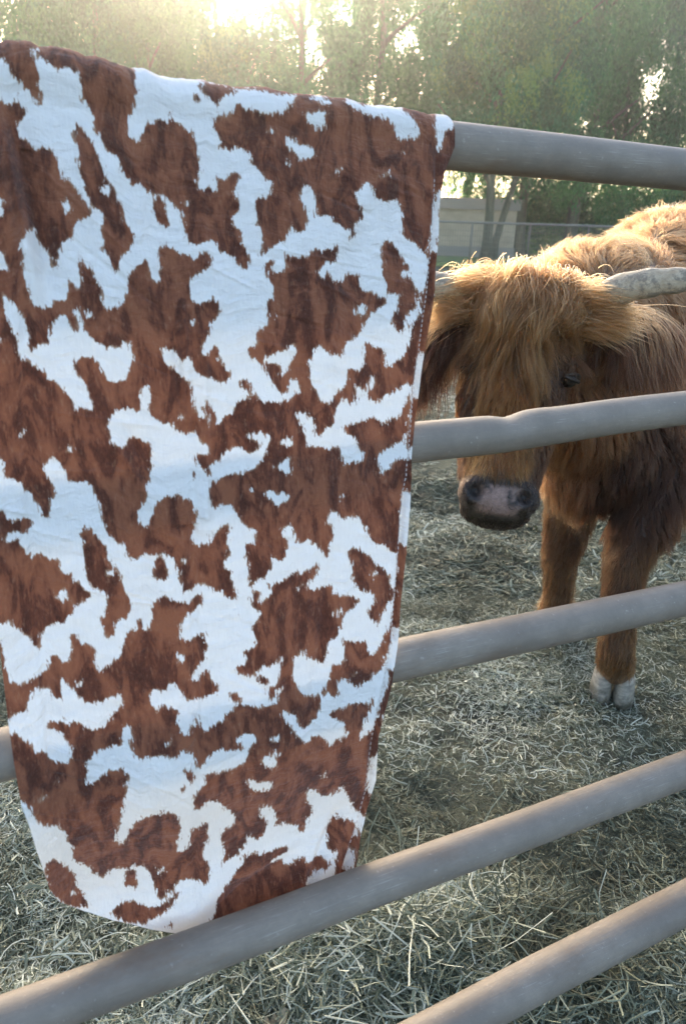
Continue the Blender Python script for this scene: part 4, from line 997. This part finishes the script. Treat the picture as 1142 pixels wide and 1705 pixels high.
# clumps
kc = 5200; ci = r.choice(NH, kc, replace=False); kd = KDTree(kc)
for i, j in enumerate(ci): kd.insert(root[j], i)
kd.balance(); near = np.array([kd.find(p)[1] for p in root]); cj = ci[near]
K = 8; tt = np.linspace(0, 1, K)
def strand(rt, nn, gg, ll, lf, sw):
    d0 = unit_rows(gg + nn*lf[:, None]*1.6)
    P = rt[:, None] + (d0*ll[:, None])[:, None]*tt[None, :, None]*.55 + (gg*ll[:, None])[:, None]*(tt**1.6)[None, :, None]*.45 + np.array([0, 0, -1.])*(ll[:, None, None]*.22*(tt**2)[None, :, None])
    return P
def unit_rows(v): return v/(np.linalg.norm(v, axis=1)[:, None]+1e-9)
P = strand(root, rn, gt, ln, lift, swirl); G0 = P[cj]
cl_ = (.12 + .46*sst(tt, .15, 1))[None, :, None]*np.where(lg | (H & (a > .3)), .5, 1.)[:, None, None]
shift = (root[cj]-root)[:, None]*(1-0)
P = P + (G0 - P)*cl_*np.where(np.linalg.norm(root[cj]-root, axis=1) < .05, 1., 0.)[:, None, None]
ph = r.uniform(0, 6.28, (NH, 1)); side = np.cross(gt, rn)
P += side[:, None]*(np.sin(tt[None]*7+ph[cj])*tt[None]*ln[:, None]*.07)[..., None] + (r.normal(0, 1, (NH, 1, 3))*tt[None, :, None]**1.5*(ln*.07)[:, None, None])
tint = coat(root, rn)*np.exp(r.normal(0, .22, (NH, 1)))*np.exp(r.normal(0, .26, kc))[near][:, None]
tint = np.clip(tint, .004, .9)
hair_obj("coat", P, np.full(NH, .00062)*np.where(H | lg, .85, 1.15), tint, cow)

# forelock: long locks falling from the poll over the face
NF = 20000; NG = 380; KF = 14; tf = np.linspace(0, 1, KF)
gb = r.uniform(-.155, .165, NG); ga = r.uniform(-.055, .05, NG) ; layer = r.uniform(0, 1, NG)
Lg = (.090 + .075*layer + .11*np.exp(-((gb+.025)/.042)**2)*(layer < .6)) * np.exp(r.normal(0, .1, NG)); Lg *= np.where(gb > .035, .64, 1)*np.where(gb < -.09, .62, 1)
fan = 1.0*gb + .10*np.sign(gb)*np.abs(gb)/.15*layer + r.normal(0, .22, NG)
A = ga[:, None] + Lg[:, None]*(tf[None]*.95) - .02*tf[None]
Bp_ = gb[:, None] + (fan*Lg*2.4)[:, None]*(tf[None]**.8)*.42 + (.016*np.sin(tf[None]*6+r.uniform(0, 6.28, (NG, 1)))*tf[None])
C = np.zeros((NG, KF))
for i in range(NG):
    prev = None
    for k in range(KF):
        aa, b2 = A[i, k], float(np.clip(Bp_[i, k], -.13, .13))
        o3 = HP+HA*max(aa, .0)+HB*b2+HN*.3
        hit = bvh.ray_cast(Vector(o3), Vector(-HN), .5)
        c0 = .3-(hit[3]) if hit[0] is not None else (prev if prev is not None else -.06)
        if aa < 0: c0 -= abs(aa)*.5
        c0 -= max(0, abs(Bp_[i, k])-.13)*.5
        if prev is not None: c0 = max(c0, prev-.02)
        C[i, k] = c0; prev = c0
lf = (.018+.045*layer)[:, None]*(np.sin(np.clip(tf*1.25+.12, 0, 1)*np.pi)**.5)[None]*.9 + .008
C = C + lf
for _ in range(2): C[:, 1:-1] = (C[:, :-2]+2*C[:, 1:-1]+C[:, 2:])/4
G = HP + A[..., None]*HA + Bp_[..., None]*HB + C[..., None]*HN
gi = r.integers(0, NG, NF); sp_ = np.abs(r.normal(0, 1, NF))*.5+.5
offr = r.normal(0, 1, (NF, 3))*np.array([.012, .012, .007]); offw = offr[:, :1]*HA+offr[:, 1:2]*HB+offr[:, 2:]*HN
fray = (1-.72*sst(tf, .05, .85))[None, :, None]
lsc = np.exp(r.normal(-.05, .16, NF)); ts = np.clip(tf[None]*lsc[:, None], 0, 1)*(KF-1); i0 = np.clip(ts.astype(int), 0, KF-2); fr = (ts-i0)[..., None]
Gs = G[gi]; P = np.take_along_axis(Gs, i0[..., None].repeat(3, 2), 1)*(1-fr)+np.take_along_axis(Gs, (i0+1)[..., None].repeat(3, 2), 1)*fr
P = P + offw[:, None]*fray + r.normal(0, 1, (NF, 1, 3))*(.012*tf**2)[None, :, None]*np.where(r.uniform(0, 1, NF) < .12, 2.2, .5)[:, None, None]
tF = np.array([.175, .078, .027])*np.exp(r.normal(0, .18, (NF, 1)))*np.exp(r.normal(0, .3, NG))[gi][:, None]*(1-.65*(1-layer[gi]))[:, None]  # lower layers tinted darker: shade between the locks painted in
hair_obj("forelock", P, np.full(NF, .00068), np.clip(tF, .01, .9), cow)
# side tufts: over the horn bases
def tuft(name, base, dirs, n, Lt, spread, col, k=12, sag=.5):
    rr = np.random.default_rng(len(name)+n); q = np.linspace(0, 1, k)
    bi = rr.integers(0, len(base), n); g0 = base[bi] + rr.normal(0, spread, (n, 3)); nl = 40; cg = rr.integers(0, nl, n); gd = rr.normal(0, .16, (nl, 3))[cg]
    d = unit_rows(dirs[bi] + gd + rr.normal(0, .05, (n, 3))); l_ = Lt*np.exp(rr.normal(0, .2, n))
    P = g0[:, None] + d[:, None]*(l_[:, None]*q[None])[..., None] + np.array([0, 0, -1.])*(l_[:, None]*sag*q[None]**2)[..., None]
    P += np.cross(d, [0, 0, 1.])[:, None]*(np.sin(q*5+rr.uniform(0, 6.28, nl)[cg][:, None])*.010*q)[..., None]
    return P, np.tile(col, (n, 1))*np.exp(rr.normal(0, .2, (n, 1)))
Gd = np.array([.18, .080, .028])
sets = []
bR = np.array([hd(.0, .10, .0), hd(.015, .13, -.01), hd(.02, .15, -.03), hd(.05, .13, .005)]); sets.append(tuft("r", bR, np.array([HB*1.0+HN*.2+[0, 0, .12]]*4), 1500, .07, .014, Gd, sag=.25))
bL = np.array([hd(.0, -.11, .0), hd(.02, -.13, -.01), hd(.05, -.13, -.0)]); sets.append(tuft("l", bL, np.array([-HB*.8+HN*.2+[0, 0, .0]]*3), 1000, .075, .014, Gd, sag=.5))
bT = np.array([hd(-.02, x_, -.05) for x_ in np.linspace(-.10, .12, 8)]); sets.append(tuft("t", bT, np.array([HN*.5+HB*x_*5+[0, 0, .35] for x_ in np.linspace(-.10, .12, 8)]), 1800, .07, .018, Gd*1.1, sag=.9))
P = np.concatenate([s_[0] for s_ in sets]); hair_obj("poll_tuft", P, np.full(len(P), .0007), np.clip(np.concatenate([s_[1] for s_ in sets]), .01, .9), cow)
bE = np.array([earL[0]*(1-q)+earL[2]*q for q in np.linspace(.35, 1.05, 5)]); e1 = tuft("earl", bE, np.array([[-.1, -.1, -1.]]*5), 1100, .085, .008, DARK*.7, sag=.1)
bE = np.array([earR[0]*(1-q)+earR[2]*q for q in np.linspace(.2, 1.05, 6)]); e2 = tuft("earr", bE, np.array([[.35, -.1, -.85]]*6), 1500, .115, .014, DARK*1.6, sag=.2)
for nm, e in (("ear_fringe", e1), ("ear_fringe", e2)): hair_obj(nm, e[0], np.full(len(e[0]), .0007), np.clip(e[1], .004, .9), cow)

# ------------------------------------------------------------- added haze volume, its glow stands in for the lens veil
hzm = bpy.data.materials.new("lens_veil_haze"); hzm.use_nodes = True; t = hzm.node_tree; t.nodes.clear()
out = t.nodes.new("ShaderNodeOutputMaterial"); pv = t.nodes.new("ShaderNodeVolumePrincipled")
pv.inputs['Color'].default_value = (.95, .97, .93, 1); pv.inputs['Density'].default_value = .0040; pv.inputs['Anisotropy'].default_value = .84
t.links.new(pv.outputs[0], out.inputs['Volume'])
V, F = box(-420, 420, -420, 520, -1.2, 13.6)
hz_o = mk_poly("veil_haze", V, F, hzm, None, False); tag(hz_o, kind='stuff')

# small things on the dirt: a dry leaf and a clod
def leaf_shape(c, L_, rot):
    prof = [(-.5, .02), (-.42, .16), (-.30, .20), (-.24, .10), (-.12, .27), (0, .30), (.06, .15), (.2, .24), (.34, .14), (.5, .01)]
    V = []
    for i, (x, w_) in enumerate(prof):
        for s_ in (-1, 0, 1): V.append((x*L_, s_*w_*L_, .012*abs(s_)*(1+math.sin(i*1.7))*.6 + .006*math.sin(i)))
    M = Matrix.Translation(Vector(c)) @ Matrix.Rotation(rot, 4, 'Z'); V = [tuple(M @ Vector(v)) for v in V]
    return V, [(3*i+j, 3*i+3+j, 3*i+4+j, 3*i+1+j) for i in range(len(prof)-1) for j in range(2)]
dm, t, b, out = mat("dry_leaf"); tc = N(t, "ShaderNodeTexCoord").outputs['Object']
L(t, ramp(t, noise(t, tc, 60, 4), [(.3, (.22, .17, .10)), (.7, (.42, .36, .24))]), b.inputs['Base Color']); b.inputs['Roughness'].default_value = .8
p = atz(462., 1688., .02); p[2] = ground_z(p[:1], p[1:2])[0]+.018
V, F = leaf_shape(p, .05, .5); tag(mk_poly("fallen_leaf", V, F, dm), "pale dry fallen leaf on the dirt at the bottom edge", "leaf")
p = atz(1035., 1650., .0); bm = bmesh.new(); bmesh.ops.create_icosphere(bm, subdivisions=3, radius=.024); me = bpy.data.meshes.new("clod"); bm.to_mesh(me); bm.free()
zg = ground_z(p[:1], p[1:2])[0]
for v in me.vertices:
    k = .75+.5*float(fbm(np.array([v.co.x*60+3]), np.array([v.co.y*60+v.co.z*40]), 3, 5)[0]); v.co = Vector((v.co.x*1.4*k+p[0], v.co.y*k+p[1], v.co.z*.6*k+zg+.008))
me.materials.append(gm); tag(link("dirt_clod", me), "brown clod of dirt near the lowest rail", "clod")
